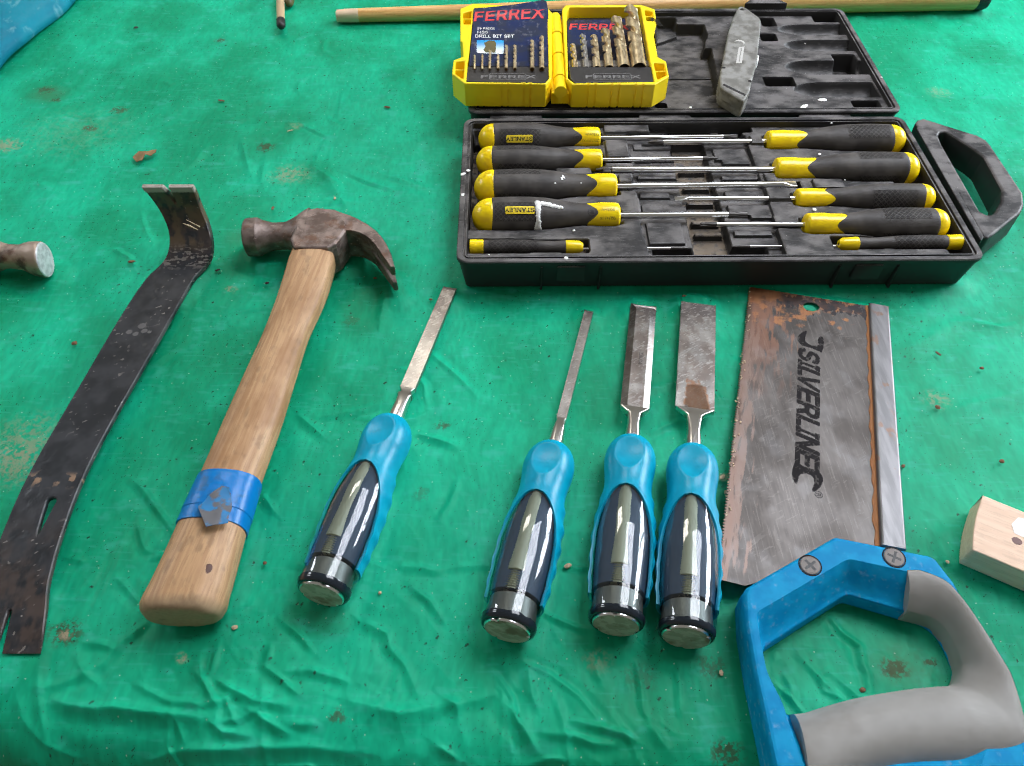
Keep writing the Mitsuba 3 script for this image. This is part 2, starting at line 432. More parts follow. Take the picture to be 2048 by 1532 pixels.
def fn_bar(p, n, uv):
    x, y, z = p.x * 1000, p.y * 1000, p.z * 1000
    q = fbm(x / 11, y / 11, z / 11, 4)
    c = mix((.010, .012, .016), (.026, .028, .034), smoothstep(.3, .7, q))
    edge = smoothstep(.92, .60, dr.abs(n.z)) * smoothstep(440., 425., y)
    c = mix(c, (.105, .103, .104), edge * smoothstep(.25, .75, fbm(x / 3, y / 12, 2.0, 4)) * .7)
    rust = (smoothstep(235., 160., y) * .62 + smoothstep(425., 455., y) * .50) * smoothstep(.30, .62, fbm(x / 5, y / 8, z / 5, 4))
    c = mix(c, (.085, .056, .045), rust)
    sc = smoothstep(.80, .85, noise(x / 3 + y / 14, y / 1.6 - x / 3.2, z / 2 + fbm(x / 8, y / 8, 1., 2) * 3)) * smoothstep(.46, .70, fbm(x / 14, y / 22, 3.0, 3))
    c = mix(c, (.20, .18, .17), sc * .8)
    up = smoothstep(443., 452., y) * smoothstep(.35, .60, fbm(x / 6, z / 7, 5.0, 4))
    c = mix(c, (.11, .075, .045), up * .8)
    band = smoothstep(7., 0., dr.abs(y - 244 + 2.5 * (noise(x / 5, y / 5, 2.) - .5)))
    c = mix(c, (.30, .19, .12), band * smoothstep(.50, .62, fbm(x / 4, y / 4, 7.0, 3)) * .8)
    hs = smoothstep(12., 3., dr.abs(y - 440.)) * smoothstep(.52, .62, noise(x / 5, y / .9, z / .9) * .5 + .5 * noise(x / 1.6, y / 1.6, z / 1.6))
    c = mix(c, (.30, .27, .24), hs * .42)
    c = mix(c, (.40, .37, .335), smoothstep(49.8, 51.6, z + 1.5 * (q - .5)) * (.75 + .25 * noise(x, y, z)))
    for a, b, r in ((-259, 372, 3.2), (-256, 367, 2.6), (-261, 364, 2.4), (-266, 366, 2.6), (-252, 366, 1.8)):
        d = dr.sqrt(dr.square(x - a) + dr.square(y - b))
        c = mix(c, (.13, .125, .13), smoothstep(r, r - .8, d) * .7)
    return c
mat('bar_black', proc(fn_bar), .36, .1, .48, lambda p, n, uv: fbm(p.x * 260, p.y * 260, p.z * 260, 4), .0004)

def fn_tape(p, n, uv):
    q = fbm(p.x * 150, p.y * 150, p.z * 150, 4)
    return mix((.001, .160, .47), (.035, .11, .22), smoothstep(.50, .74, q) * .7)
mat('tape_blue', proc(fn_tape), .30, 0, .35, lambda p, n, uv: noise(p.y * 420 + p.x * 60, p.x * 90, 1.) + .8 * fbm(p.x * 260, p.y * 260, p.z * 260, 3), .00018)
def fn_flap(p, n, uv):
    q = fbm(p.x * 170, p.y * 170, p.z * 60, 4)
    return mix((.02, .16, .36), (.105, .105, .115), smoothstep(.40, .52, q))
mat('tape_dirty', proc(fn_flap), .6)

def fn_chblue(p, n, uv):
    q = fbm(p.x * 120, p.y * 120, p.z * 120, 3)
    return mix((.0003, .275, .43), (.0012, .310, .47), smoothstep(.35, .7, q))
mat('chisel_blue', proc(fn_chblue), .30, 0, .30)
scene['smoked_shell'] = {'type': 'thindielectric', 'int_ior': 1.42, 'specular_transmittance': rgb(.66, .72, .77), 'specular_reflectance': rgb(1, 1, 1)}
mat('liner_navy', (.042, .066, .100), .5)
mat('butt_ring', (.008, .013, .020), .12, 0, .6)
mat('tang_metal', (.40, .38, .25), .5, .35)
mat('cap_metal', (.19, .185, .155), .42, .75)
def fn_cap(p, n, uv):
    q = fbm(p.x * 260, p.y * 260, p.z * 260, 4)
    c = mix((.42, .385, .32), (.32, .29, .23), smoothstep(.4, .6, q))
    return mix(c, (.14, .062, .030), smoothstep(.50, .74, fbm(p.x * 110 + 3, p.y * 110, p.z * 110, 3)) * .75)
mat('cap_worn', proc(fn_cap), .42, .25)

RUST_C = (117.8,302.0,10.0)
def fn_chsteel(p, n, uv):
    x, y, z = p.x * 1000, p.y * 1000, p.z * 1000
    q = fbm(x / 10, y / 16, z / 10, 4)
    c = mix((.26, .245, .23), (.38, .36, .335), smoothstep(.3, .7, q))
    c = mix(c, (.150, .105, .082), smoothstep(.32, .66, fbm(x / 7 + 9, y / 9, 1., 4)) * smoothstep(60., 85., x) * .6)
    tip = smoothstep(368., 388., y + 8 * (q - .5))
    c = mix(c, (.15, .13, .125), smoothstep(.28, .62, fbm(x / 4, y / 5, z / 4, 4)) * (.25 + .6 * tip))
    sc = smoothstep(.74, .80, noise(x / 4 + y / 5, y / .9 - x / 1.4, 3.))
    c = mix(c, (.50, .48, .46), sc * .4)
    dx, dy = x - RUST_C[0], y - RUST_C[1]
    edge = dr.maximum(dr.abs(dx - .12 * dy) / dr.maximum(8.0 - .16 * dy, 1.), dr.abs(dy + 2.) / 19.)
    rust = smoothstep(1.06, .86, edge + 1.0 * (fbm(x / 3.6, y / 3.6, 2.0, 4) - .5))
    c = mix(c, (.24, .125, .070), rust * (.62 + .35 * noise(x * .9, y * .9, 1.)) )
    pit = smoothstep(.76, .84, noise(x / 1.6, y / .8, 6.))
    return mix(c, (.14, .10, .08), pit * .25)
def fn_chrough(p, n, uv):
    x, y = p.x * 1000, p.y * 1000
    dx, dy = x - RUST_C[0], y - RUST_C[1]
    edge = dr.maximum(dr.abs(dx - .12 * dy) / dr.maximum(8.0 - .16 * dy, 1.), dr.abs(dy + 2.) / 19.)
    return .27 + .5 * smoothstep(1.0, .85, edge) + .12 * fbm(x / 5, y / 9, 1., 3)
mat('chisel_steel', proc(fn_chsteel), proc(fn_chrough), .92)
mat('shank_steel', (.66, .64, .61), .20, 1.0)

SA = (177.4,416.0,3.0); SB = (256.6,395.7,3.0)
def fn_saw(p, n, uv):
    x, y = p.x * 1000, p.y * 1000
    # u: across from the teeth, v: down from the tip end
    tx = 177.4 - (416 - y) * .273; u = x - tx
    ty = 416 - (x - 177.4) * .255; v = ty - y
    q = fbm(x / 14, y / 20, 1.0, 5)
    c = mix((.056, .048, .043), (.100, .090, .084), smoothstep(.28, .70, q))
    c = c * (.9 + .2 * noise(x / .9, y / 8, 2.))
    sc = smoothstep(.78, .84, noise(x / 5 + y / 13 + 3 * q, y / 1.0 - x / 2 + 5 * q, 3.)) * smoothstep(.4, .7, fbm(x / 20, y / 20, 2., 3)) + smoothstep(.80, .85, noise(x / .5, y / 14 + x / 9, 8.))
    c = mix(c, (.30, .285, .27), sc * .10)
    n1 = fbm(u / 2.0, v / 12, 3.0, 4); n2 = fbm(u / 5.0, v / 5, 5.0, 4)
    r1 = smoothstep(.42, .66, n1 + .30 * (1 - u / 17.) + .06) * smoothstep(125., 20., v)
    c = mix(c, (.22, .105, .066), r1 * .8)
    c = mix(c, (.085, .050, .036), smoothstep(3.6, .6, u + 2 * (q - .5)) * .85)
    r1b = smoothstep(.50, .66, n1 + .25 * (1 - u / 9.)) * smoothstep(20., 60., v)
    c = mix(c, (.20, .13, .105), r1b * .6)
    r2 = smoothstep(.40, .64, n2 + .34 * (1 - (v + u * .20) / 24.))
    c = mix(c, mix((.27, .105, .045), (.38, .175, .075), n1), r2 * .85)
    blk = smoothstep(.50, .60, fbm(u / 2.2, v / 4, 9.0, 4) + .35 * (1 - dr.abs(v - 8.) / 8.)) * smoothstep(18., 26., u)
    c = mix(c, (.028, .026, .030), blk * .85)
    wht = smoothstep(.6, .8, fbm(x / 10, y / 14, 12.0, 3)) * .10
    return mix(c, (.25, .255, .27), wht)
mat('saw_steel', proc(fn_saw), .42, .65, .5)
def fn_spine(p, n, uv):
    q = fbm(p.x * 300, p.y * 40, p.z * 300, 4)
    c = mix((.138, .136, .14), (.205, .20, .205), smoothstep(.3, .7, q))
    return mix(c, (.20, .11, .07), smoothstep(.66, .78, fbm(p.x * 200, p.y * 120, 3., 4)) * .7)
mat('spine_metal', proc(fn_spine), .42, .6)
mat('rust_orange', (.30, .125, .045), .8)
def fn_logo(p, n, uv):
    x, y = p.x * 1000, p.y * 1000
    w = smoothstep(.68, .78, fbm(x / 1.6, y / 2.6, 5.0, 3)) + smoothstep(.82, .86, noise(x / 4 + y / 9, y / .8 - x * .7, 3.))
    return mix((.016, .014, .015), (.085, .078, .073), dr.minimum(w, 1.) * .6)
mat('logo_black', proc(fn_logo), .7, 0, .08)
def fn_sawblue(p, n, uv):
    x, y, z = p.x * 1000, p.y * 1000, p.z * 1000
    q = fbm(x / 6, y / 6, z / 6, 5)
    c = mix((.0003, .215, .46), (.003, .270, .52), smoothstep(.35, .7, q))
    return mix(c, (.22, .38, .55), smoothstep(.60, .82, fbm(x / 2.2, y / 3, z / 2.2, 4)) * .35)
mat('saw_blue', proc(fn_sawblue), .50, 0, .10)
def fn_grey(p, n, uv):
    q = fbm(p.x * 90, p.y * 90, p.z * 90, 5)
    c = mix((.238, .228, .214), (.262, .252, .238), smoothstep(.3, .7, q))
    return mix(c, (.12, .10, .08), smoothstep(.62, .85, fbm(p.x * 40, p.y * 40, p.z * 90 + 4, 4)) * .35)
mat('grey_rubber', proc(fn_grey), .52, 0, .35)
mat('screw_steel', (.115, .10, .092), .5, .4)
mat('crumb_brown', (.16, .085, .045), .8)
mat('crumb_dark', (.025, .02, .016), .7)
mat('crumb_pale', (.55, .42, .28), .8)
mat('leaf_dry', (.20, .125, .055), .7)
def fn_bluecover(p, n, uv):
    x, y, z = p.x * 1000, p.y * 1000, p.z * 1000
    q = fbm(x / 40, y / 40, z / 20, 4)
    c = mix((.002, .150, .235), (.006, .215, .300), smoothstep(.3, .7, q))
    return mix(c, (.20, .45, .50), smoothstep(.62, .85, fbm(x / 7, y / 12, 2., 4)) * .4)
mat('cover_blue', proc(fn_bluecover), .5, 0, .2)
mat('rod_brown', (.46, .33, .20), .22, 0, .6)
mat('olive', (.10, .085, .03), .5)

# ------------------------------------------------------------------ the cloth
CREASES = [  # height (mm), width (mm), polyline
(2.6,3.2,[(-231.3,121.7),(-223.6,119.2),(-207.3,116.7),(-200.8,117.5),(-181.3,115.1),(-169.3,114.7),(-154.4,112.8)]),
(1.6,1.6,[(-153.9,149.4),(-154.0,138.7),(-155.1,130.9)]),
(1.5,2.0,[(-162.0,140.5),(-157.3,130.9),(-149.4,120.0)]),
(1.6,2.0,[(-151.9,131.8),(-144.3,127.5),(-128.1,120.4),(-110.6,118.4)]),
(1.3,1.6,[(-144.2,123.3),(-138.1,111.9)]),
(1.8,2.4,[(-133.7,118.4),(-121.1,111.1),(-110.0,105.5)]),
(1.4,1.8,[(-127.4,137.8),(-118.3,131.8),(-108.2,124.2)]),
(1.2,2.0,[(-126.1,149.4),(-127.5,138.7)]),
(1.4,2.2,[(-118.1,135.2),(-105.1,136.1),(-90.5,132.6),(-82.5,130.1)]),
(1.6,2.0,[(-149.8,111.1),(-142.7,106.3),(-129.0,104.7)]),
(1.3,1.8,[(-109.8,109.5),(-96.5,110.3)]),
(1.2,1.8,[(-226.0,150.3),(-216.9,149.9),(-207.9,147.2)]),
(2.2,3.0,[(-179.4,92.4),(-164.4,97.0),(-144.0,97.7),(-123.7,99.3),(-98.9,99.3),(-78.1,97.0)]),
(1.2,2.0,[(-168.1,113.5),(-161.5,101.6)]),
(1.0,1.8,[(-124.3,163.3),(-111.7,154.0),(-104.0,145.8)]),
(1.6,2.4,[(-80.4,162.0),(-66.2,155.6),(-64.4,148.3),(-55.4,139.1),(-48.2,124.4)]),
(1.1,1.8,[(-58.7,136.1),(-59.7,126.3)]),
(1.4,2.2,[(8.1,139.1),(9.9,124.4),(11.8,119.6)]),
(2.2,3.0,[(-2.9,120.6),(4.9,109.5),(12.3,97.8)]),
(1.7,2.0,[(29.0,112.2),(43.2,108.5),(56.3,104.9),(61.7,101.4)]),
(1.6,2.0,[(16.3,105.8),(30.6,104.9),(39.9,101.4),(53.2,101.4)]),
(1.2,1.4,[(64.8,141.1),(65.6,129.2),(65.6,115.9)]),
(1.0,1.2,[(85.7,138.1),(83.5,115.0)]),
(1.0,2.0,[(42.6,141.1),(45.7,129.2)]),
(1.8,2.2,[(-36.9,100.5),(-27.1,94.4)]),
(1.8,2.0,[(6.6,91.8),(19.7,94.4),(27.2,93.5)]),
(1.4,2.4,[(68.3,109.5),(76.3,97.0)]),
(1.8,2.6,[(-34.3,123.0),(-27.8,118.7),(-27.0,113.1)]),
(2.2,4.5,[(-81.2,120.6),(-56.2,115.0),(-30.3,120.6)]),
(1.5,1.7,[(172.1,164.5),(175.2,156.5),(183.2,148.8),(181.1,138.7),(182.2,133.8),(180.1,122.7)]),
(1.1,2.2,[(150.0,143.7),(155.9,133.8),(162.0,125.8),(166.4,121.1)]),
(0.9,2.0,[(136.8,144.6),(132.9,126.6)]),
(1.1,2.0,[(139.4,133.8),(141.9,126.6),(137.9,116.5)]),
(1.2,2.2,[(-149.9,240.9),(-140.7,229.2)]),
(1.1,2.4,[(-232.7,252.0),(-220.3,242.9),(-208.5,229.2)]),
(1.0,2.4,[(-219.2,225.3),(-212.5,208.6)]),
(0.9,2.0,[(-196.2,200.5),(-207.8,198.7)]),
(1.2,1.5,[(-225.2,210.7),(-225.7,191.8),(-227.1,170.9)]),
(1.2,1.8,[(-219.7,187.7),(-202.6,171.9)]),
(1.2,2.0,[(-222.1,242.4),(-200.6,220.6),(-195.8,214.0)]),
(1.0,2.0,[(-219.8,221.7),(-209.6,204.3),(-195.8,200.1)]),
(0.9,2.0,[(-252.1,199.0),(-240.8,196.9)]),
(0.9,2.4,[(-206.1,186.7),(-202.5,177.7)]),
(1.2,1.8,[(-32.4,250.1),(-37.0,233.4),(-42.7,224.4)]),
(1.3,2.2,[(-55.0,181.4),(-44.6,173.6),(-39.2,165.1)]),
(0.9,2.4,[(-64.5,193.9),(-41.6,192.1)]),
(1.0,2.6,[(-139.0,301.5),(-119.7,283.6)]),
(1.1,2.6,[(-59.8,285.9),(-34.4,275.5)]),
(1.0,2.0,[(-194.4,634.7),(-162.9,612.3)]),
(1.1,2.0,[(-148.4,566.3),(-122.3,550.0),(-96.1,536.8)]),
(1.0,2.4,[(-217.9,583.1),(-214.0,548.2)]),
(0.8,2.6,[(-243.6,608.3),(-226.9,562.6)]),
(0.8,2.6,[(-130.2,570.0),(-66.3,539.4)]),
(1.2,5,[(-355.4,355.8),(-324.4,384.6),(-294.7,426.2)]),
(1.0,5,[(281.3,360.5),(321.6,384.6),(363.4,374.8)]),
(1.6,6,[(-285.8,471.9),(-332.7,448.5),(-342.9,434.4)]),
(1.2,6,[(-167.2,571.2),(-132.9,509.3)]),
(1.0,5,[(285.3,303.5),(340.5,320.2)]),
(2.0,3.5,[(-84.5,428.9),(-93.3,404.9),(-94.7,384.6)])]

for k in range(125):
    low = k < 48
    cx, cy = (rng.uniform(-255, 240), rng.uniform(84, 205) if k < 30 else rng.uniform(84, 128)) if low else (rng.uniform(-430, 400), rng.uniform(210, 820))
    a = rng.uniform(0, math.pi) if not low else rng.choice([rng.normal(.1, .5), rng.normal(1.9, .5)])
    ln = rng.uniform(14, 62) * (1.0 if low else 1.1); bend_ = rng.normal(0, .55)
    pts = [(cx + ln * (t - .5) * math.cos(a + bend_ * (t - .5)), cy + ln * (t - .5) * math.sin(a + bend_ * (t - .5))) for t in (0, .33, .66, 1)]
    CREASES.append((rng.uniform(.5, 1.3) if low else rng.uniform(.5, 1.15), rng.uniform(1.0, 2.6) if low else rng.uniform(1.6, 3.2), pts))

def seg_dist(x, y, poly):
    best = np.full(x.shape, 1e9); tt = np.zeros(x.shape); n = len(poly) - 1
    for i, ((ax, ay), (bx, by)) in enumerate(zip(poly[:-1], poly[1:])):
        dx, dy = bx - ax, by - ay; L2 = dx * dx + dy * dy + 1e-9
        t = np.clip(((x - ax) * dx + (y - ay) * dy) / L2, 0, 1)
        d = np.hypot(x - ax - t * dx, y - ay - t * dy)
        sgn = np.sign((x - ax) * dy - (y - ay) * dx)
        m = d < np.abs(best)
        best = np.where(m, d * np.where(sgn == 0, 1, sgn), best); tt = np.where(m, (i + t) / n, tt)
    return best, tt

def table_edge(x): return 122 + np.interp(x, [-700, -260, -170, -60, 0, 120, 700], [14, 10, 1, -4, -9, -14, -30]) + 1.5 * np.sin(x / 17.) + 1.2 * np.sin(x / 7.3)

CONTACT = [(2.0, 14, [(-256, 410), (-249, 438)]), (.8, 17, [(-264, 145), (-267, 162)]), (2.4, 12, [(-196, 455), (-128, 449)]), (1.2, 5, [(-90, 425), (-84, 409)]), (.6, 16, [(-171, 161), (-167, 205)]),
           (.5, 9, [(-99, 173), (-86, 232)]), (.5, 9, [(-2, 154), (12, 212)]), (.5, 9, [(54, 157), (65, 216)]), (.5, 9, [(89, 150), (101, 210)]), (1.6, 4, [(-47, 405), (-46, 412)]), (1.6, 3, [(54, 384), (55.4, 389)]), (1.6, 8, [(93, 388), (94, 394)]), (1.6, 11, [(133, 391), (134, 396)]),
           (.2, 7, [(121, 72), (120, 162), (174, 190), (224, 180), (238, 105)]), (.9, 4, [(180, 412), (262, 391)]), (.2, 4, [(-33, 420), (333, 423)]), (.1, 10, [(258, 205), (300, 215), (310, 190)]),
           (.2, 9, [(-385, 439), (-350, 433)]), (.2, 5, [(-188, 829), (519, 861)])]

def cloth_z(x, y):
    p = np.stack([x / 62, y / 62, 0 * x], -1)
    z = (meshkit.fbm(p, 3, 3) - .62) * 4.6
    p = np.stack([x / 19 + y / 60, y / 26, 0 * x], -1)
    near = np.clip((330 - y) / 200, 0.25, 1.3)
    z += (1 - np.abs(meshkit.fbm(p, 3, 9) - .5) * 4).clip(0, 1) ** 3 * .42 * near - .3
    p = np.stack([x / 7 - y / 30, y / 9, 0 * x + 4], -1)
    z += (meshkit.fbm(p, 2, 21) - .5) * .32 * near
    for h, w, poly in CREASES:
        a = np.array(poly); r = 6 * w + 6
        lo, hi = a.min(0) - r, a.max(0) + r
        m = (x > lo[0]) & (x < hi[0]) & (y > lo[1]) & (y < hi[1])
        if not m.any(): continue
        d, t = seg_dist(x[m], y[m], poly)
        env = np.sin(np.pi * np.clip(t * .9 + .05, 0, 1)) ** .6
        k = .45 * np.exp(-(d / w) ** 2) + .75 * np.exp(-np.abs(d) / (.62 * w)) - .55 * np.exp(-((d - 2.1 * w) / (1.5 * w)) ** 2)
        z[m] += (1.15 if poly[0][1] < 230 else 1.25) * h * k * env
    # ripples where the cloth meets the case and the pole
    for y0, x0, x1, amp, lam in ((419, -40, 335, 1.5, 33.), (846, -170, 520, 1.6, 46.)):
        d = (y0 - y) / 9
        win = np.clip((x - x0) / 15, 0, 1) * np.clip((x1 - x) / 15, 0, 1)
        z += win * np.exp(-np.maximum(d, -1.5) ** 2 * .9) * amp * (np.sin(x / lam * 6.28 + 2 * np.sin(x / 61)) + .2)
    # the cloth comes up to, or is pressed flat under, the things that lie on it
    for tz, hw, poly in CONTACT:
        d, _ = seg_dist(x, y, poly)
        w = np.clip(1 - (np.abs(d) - hw) / 11, 0, 1); w = w * w * (3 - 2 * w)
        z = z * (1 - w) + (tz + 1.1) * w
    e = table_edge(x); s = np.clip(e - y, 0, None)
    R = 40.
    roll = np.where(s < R * 1.57, R * (1 - np.cos(s / R)), R + (s - R * 1.57))
    return z - 1.1 - roll, np.where(s < R * 1.57, e - R * np.sin(np.minimum(s, R * 1.57) / R) - y, (e - R) - y) * (s > 0)

xs = np.concatenate([np.arange(-900, -340, 6.), np.arange(-340, 300, 1.25), np.arange(300, 900.1, 6.)])
ys = np.concatenate([np.arange(-160, 70, 5.), np.arange(70, 300, 1.15), np.arange(300, 480, 1.7), np.arange(480, 900, 2.6), np.arange(900, 1400.1, 12.)])
gx, gy = np.meshgrid(xs, ys)
gz, dy = cloth_z(gx, gy)
k = emit('ground_cloth', grid(np.stack([gx, gy + dy, gz], -1)[:, ::-1]), 'cloth', True)
labels['ground_cloth'] = dict(label='creased, dirt specked green cloth covering the whole table top', kind='structure')

# ------------------------------------------------------------------ chisels
HT, HR = dense([0.6, 1.6, 3.5, 8, 17, 32, 48, 58, 68, 78, 85, 92, 98, 103, 108, 113, 117, 119.5, 120.6],
               [12.2, 14.0, 14.9, 15.3, 15.8, 16.5, 16.9, 16.6, 15.6, 14.1, 13.5, 13.9, 14.7, 15.0, 14.6, 13.2, 10.9, 8.4, 6.2], 150)
def hr(t): return np.interp(t, HT, HR)
def phw(t):
    q = np.clip((t - 15) / 64., 0, 1)
    return math.radians(79) * np.sqrt(np.clip(1 - q ** 2.3, 0, 1))

def chisel(label, B, Tp, width, style, Lb, roll=.15):
    c = thing('chisel', label, 'chisel', 'blue handled wood chisels in a row')
    M = frame(B, Tp, roll)
    # blue grip: open above where the smoked window sits
    t = np.concatenate([np.linspace(15.2, 79, 70), np.linspace(79.6, 120.6, 56)])
    s = np.linspace(0, 1, 97)
    ph = phw(t)[:, None] + s[None, :] * (2 * np.pi - 2 * phw(t))[:, None]
    r = np.repeat((hr(t) + .35)[:, None], 97, 1)
    side = np.exp(-((np.abs(np.pi - ph) - 1.45) / .42) ** 2) + .6 * np.exp(-((ph - np.pi) / .9) ** 2)
    tt = t[:, None]
    bump = (0.5 + .5 * np.sin((tt - 22) / 12.6 * 2 * np.pi)) ** 1.5 * np.clip((tt - 18) / 6, 0, 1) * np.clip((84 - tt) / 8, 0, 1)
    r = r + side * bump * 1.0
    x, z = r * np.sin(ph), r * np.cos(ph)
    # thumb dish
    dt = tt - 104
    zc = 11.9 + .010 * x ** 2 + np.where(dt < 0, .0115, .010) * dt ** 2
    z = np.where((z > zc) & (np.abs(np.sin(ph)) < .8) & (np.cos(ph) > 0), zc, z)
    P = np.stack([x, np.broadcast_to(tt, x.shape), z], -1)
    skin = grid(P)
    lips = []
    for e, q in ((0, 3), (-1, -4)):
        a = P[:70, e]; d = a * [1, 0, 1]; d = d / np.linalg.norm(d, axis=1, keepdims=True)
        lips.append(grid(np.stack([a, a - d * 1.8], 1)))
    a = P[0]; d = a * [1, 0, 1]; d = d / np.linalg.norm(d, axis=1, keepdims=True)
    lips.append(grid(np.stack([a, a - d * 1.8], 1)))
    part(c, 'grip', cat(skin, *lips), 'chisel_blue', 42, M)
    # smoked clear core
    t2 = np.linspace(3.2, 84, 80)
    cr = lathe([(a, hr(a) - .35) for a in t2], 64, False)
    nv = cr[0]; wob = (meshkit.fbm(np.column_stack([nv[:, 0] / 6, nv[:, 1] / 14, nv[:, 2] / 6]) + width, 3, 7) - .5) * .42
    part(c, 'core', (nv * np.column_stack([1 + wob / 15, 1 + 0 * wob, 1 + wob / 15]), cr[1]), 'smoked_shell', True, M)
    ring = [(5.0, 14.7), (3.0, 14.75), (1.5, 14.15), (.8, 13.5), (.7, 12.7), (1.5, 12.6), (3, 12.6)]
    part(c, 'butt_ring', lathe(ring, 64, False), 'butt_ring', 60, M)
    part(c, 'liner', lathe([(17.0, 9), (17.0, hr(17.) - 2.2)] + [(a_, hr(a_) - 2.2) for a_ in np.linspace(17.6, 86, 40)], 48, False), 'liner_navy', True, M)
    # tang inside, threaded end and strike cap
    rod = [(17, 0), (17, 4.6)]
    for k in range(7): rod += [(17.6 + k * 1.35, 4.6), (18.1 + k * 1.35, 5.3), (18.7 + k * 1.35, 4.6)]
    rod += [(27.2, 4.8), (27.6, 6.0), (58, 5.9), (72, 4.6), (79, 3.2), (84, 1.0), (84, 0)]
    part(c, 'tang', moved(lathe(rod, 32, False), d=(0, 0, 9.4)), 'tang_metal', 40, M)
    cap = [(16.5, 0), (16.5, 11.2), (15.5, 12.6), (9, 13.1), (4.2, 13.3)]
    part(c, 'cap_sleeve', lathe(cap, 48, False), 'cap_metal', 40, M)
    a = np.linspace(0, 2 * np.pi, 72, endpoint=False)
    notch = np.zeros(72)
    for q in (0.5, 2.6, 4.7):
        notch += np.exp(-((np.mod(a - q - width * .2 + np.pi, 2 * np.pi) - np.pi) / .07) ** 2)
    R = []
    for rr_, y_ in ((12.5, 1.4), (12.35, .1), (11.7, -.5), (10.2, -.8), (5, -1.0), (.1, -1.05)):
        q = rr_ - 1.5 * notch * (rr_ > 9)
        R.append(np.stack([q * np.sin(a), np.full(72, y_), q * np.cos(a)], 1))
    part(c, 'strike_cap', loft(R[2:], False), 'cap_worn', 35, M)
    part(c, 'cap_rim', loft(R[:3], False), 'chrome', 30, M)
    # shank and blade
    M = frame(B, Tp)
    w = width / 2; th = 3.6 if width > 8 else 4.2
    zt = -.4
    sh = Lb['shoulder']
    if style == 'flare':
        prof = [(119, 5.3, 5.2, 2.2), (126, 4.8, 4.9, 2.6), (134, 4.2, 4.2, 3), (140, 4.3, 3.6, 4), (sh - 6, 5.0, 2.9, 6), (sh - 4, w * .58, 2.5, 8), (sh - 2, w * .80, 2.2, 10), (sh, w, 2.0, 14)]
    else:
        prof = [(119, 5.2, 5.2, 2.2), (126, 4.6, 4.8, 2.6), (134, 3.9, 4.1, 3), (sh - 5, max(3.2, min(w, 4.2)), 3.3, 5), (sh - 2.5, w * .8, 2.8, 8), (sh, w, 2.4, 12)]
    secs = [(t_, 0, zt + (t_ - 119) * .01, hw, hh, n) for t_, hw, hh, n in prof]
    part(c, 'shank', sections(secs, 64), 'shank_steel', 32, M)
    L = Lb['tip']; bev, bl = Lb['bevel'], Lb['bevel_len']
    def cs(y, zt_, wb, h=th):
        zb = zt + .3 - h / 2
        return np.array([(-w, y, zb), (w, y, zb), (w, y, zb + (h if wb == 0 else .9)), (w - max(wb, .15), y, zt_), (-w + max(wb, .15), y, zt_), (-w, y, zb + (h if wb == 0 else .9))])
    ztop = zt + .3 + th / 2
    st = [cs(sh - .4, ztop, bev), cs(L - bl, ztop - .3, bev)]
    if bl > 1: st.append(cs(L, zt + .3 - th / 2 + .35, min(bev, .2), .35))
    part(c, 'blade', loft(st), 'chisel_steel', 20, M)
    return c, M

c1, MC1 = chisel('lone blue handled chisel beside the hammer, with a narrow blade that reflects cream light', (-100.1,169.8,16.0), (-45.4,413.9,4.0), 10.0, 'flare',
                 dict(shoulder=148, tip=250.5, bevel=0, bevel_len=4))
c2, MC2 = chisel('thin 6 mm chisel with a very narrow steel blade and blue handle', (-2.6,150.2,16.0), (55.5,390.2,4.0), 6.2, 'slim',
                 dict(shoulder=143, tip=247, bevel=0, bevel_len=3))
c3, MC3 = chisel('chisel with sloping sides along its medium wide blade', (53.2,153.3,16.0), (95.2,395.7,4.0), 18.4, 'abrupt',
                 dict(shoulder=147, tip=246, bevel=4.2, bevel_len=4.5))
c4, MC4 = chisel('widest chisel, flat blade with a brown rust patch, next to the saw', (88.2,146.8,16.0), (134.8,396.7,4.0), 24.6, 'flare',
                 dict(shoulder=153, tip=254, bevel=0, bevel_len=.5))
q = text('18MM', 2.6, .12, False)
v = q[0].copy(); Mq = np.eye(4); Mq[:3, :3] = np.array([[0, 1, 0], [-1, 0, 0], [0, 0, 1.]])
part(c3, 'size_mark', (xf(v, Mq) + [1.2, 191, 1.62], q[1]), 'screw_steel', False, MC3)

# ------------------------------------------------------------------ claw hammer
ham = thing('claw_hammer', 'claw hammer with rusty head and wooden handle wrapped in blue tape', 'hammer')
HS = np.array([(y, (a + b) / 2, (b - a) / 2) for y, a, b in (
    (158, -191.5, -150.5), (163, -192.6, -149.2), (173, -190.6, -149.0), (190, -188.0, -148.6), (213, -185.2, -148.2), (238, -182.0, -146.8), (276, -177.6, -142.6),
    (316, -172.4, -139.8), (352, -167.4, -137.2), (385, -164.4, -131.8), (400, -163.4, -130.4), (420, -162.6, -129.6), (434, -161.0, -130.8), (470, -159, -133))])
def hsec(y, off=0.0, N=56):
    from scipy.interpolate import PchipInterpolator
    cx = PchipInterpolator(HS[:, 0], HS[:, 1])(y); hw = PchipInterpolator(HS[:, 0], HS[:, 2])(y)
    hh = np.interp(y, [158, 175, 240, 300, 352, 400, 440, 470], [14.5, 15.3, 13.0, 11.6, 10.4, 11.6, 12.0, 12])
    n = np.interp(y, [158, 300, 380, 425, 440], [2.4, 2.3, 2.5, 3.4, 4.2])
    e = ell(hw + off, hh + off, n, N)
    cz = np.interp(y, [158, 240, 352, 440], [15.8, 15.8, 17.5, 18.5])
    return np.stack([cx + e[:, 0], np.full(N, y), cz + e[:, 1]], 1), cx, cz
rings = []
for y, off in ((156.6, -8.0), (156.9, -4.2), (157.8, -2.0), (159.6, -.5)): rings.append(hsec(159.6, off)[0] * [1, 0, 1] + [0, y, 0])
for y in np.linspace(163, 462, 110): rings.append(hsec(y)[0])
H = np.array(rings)
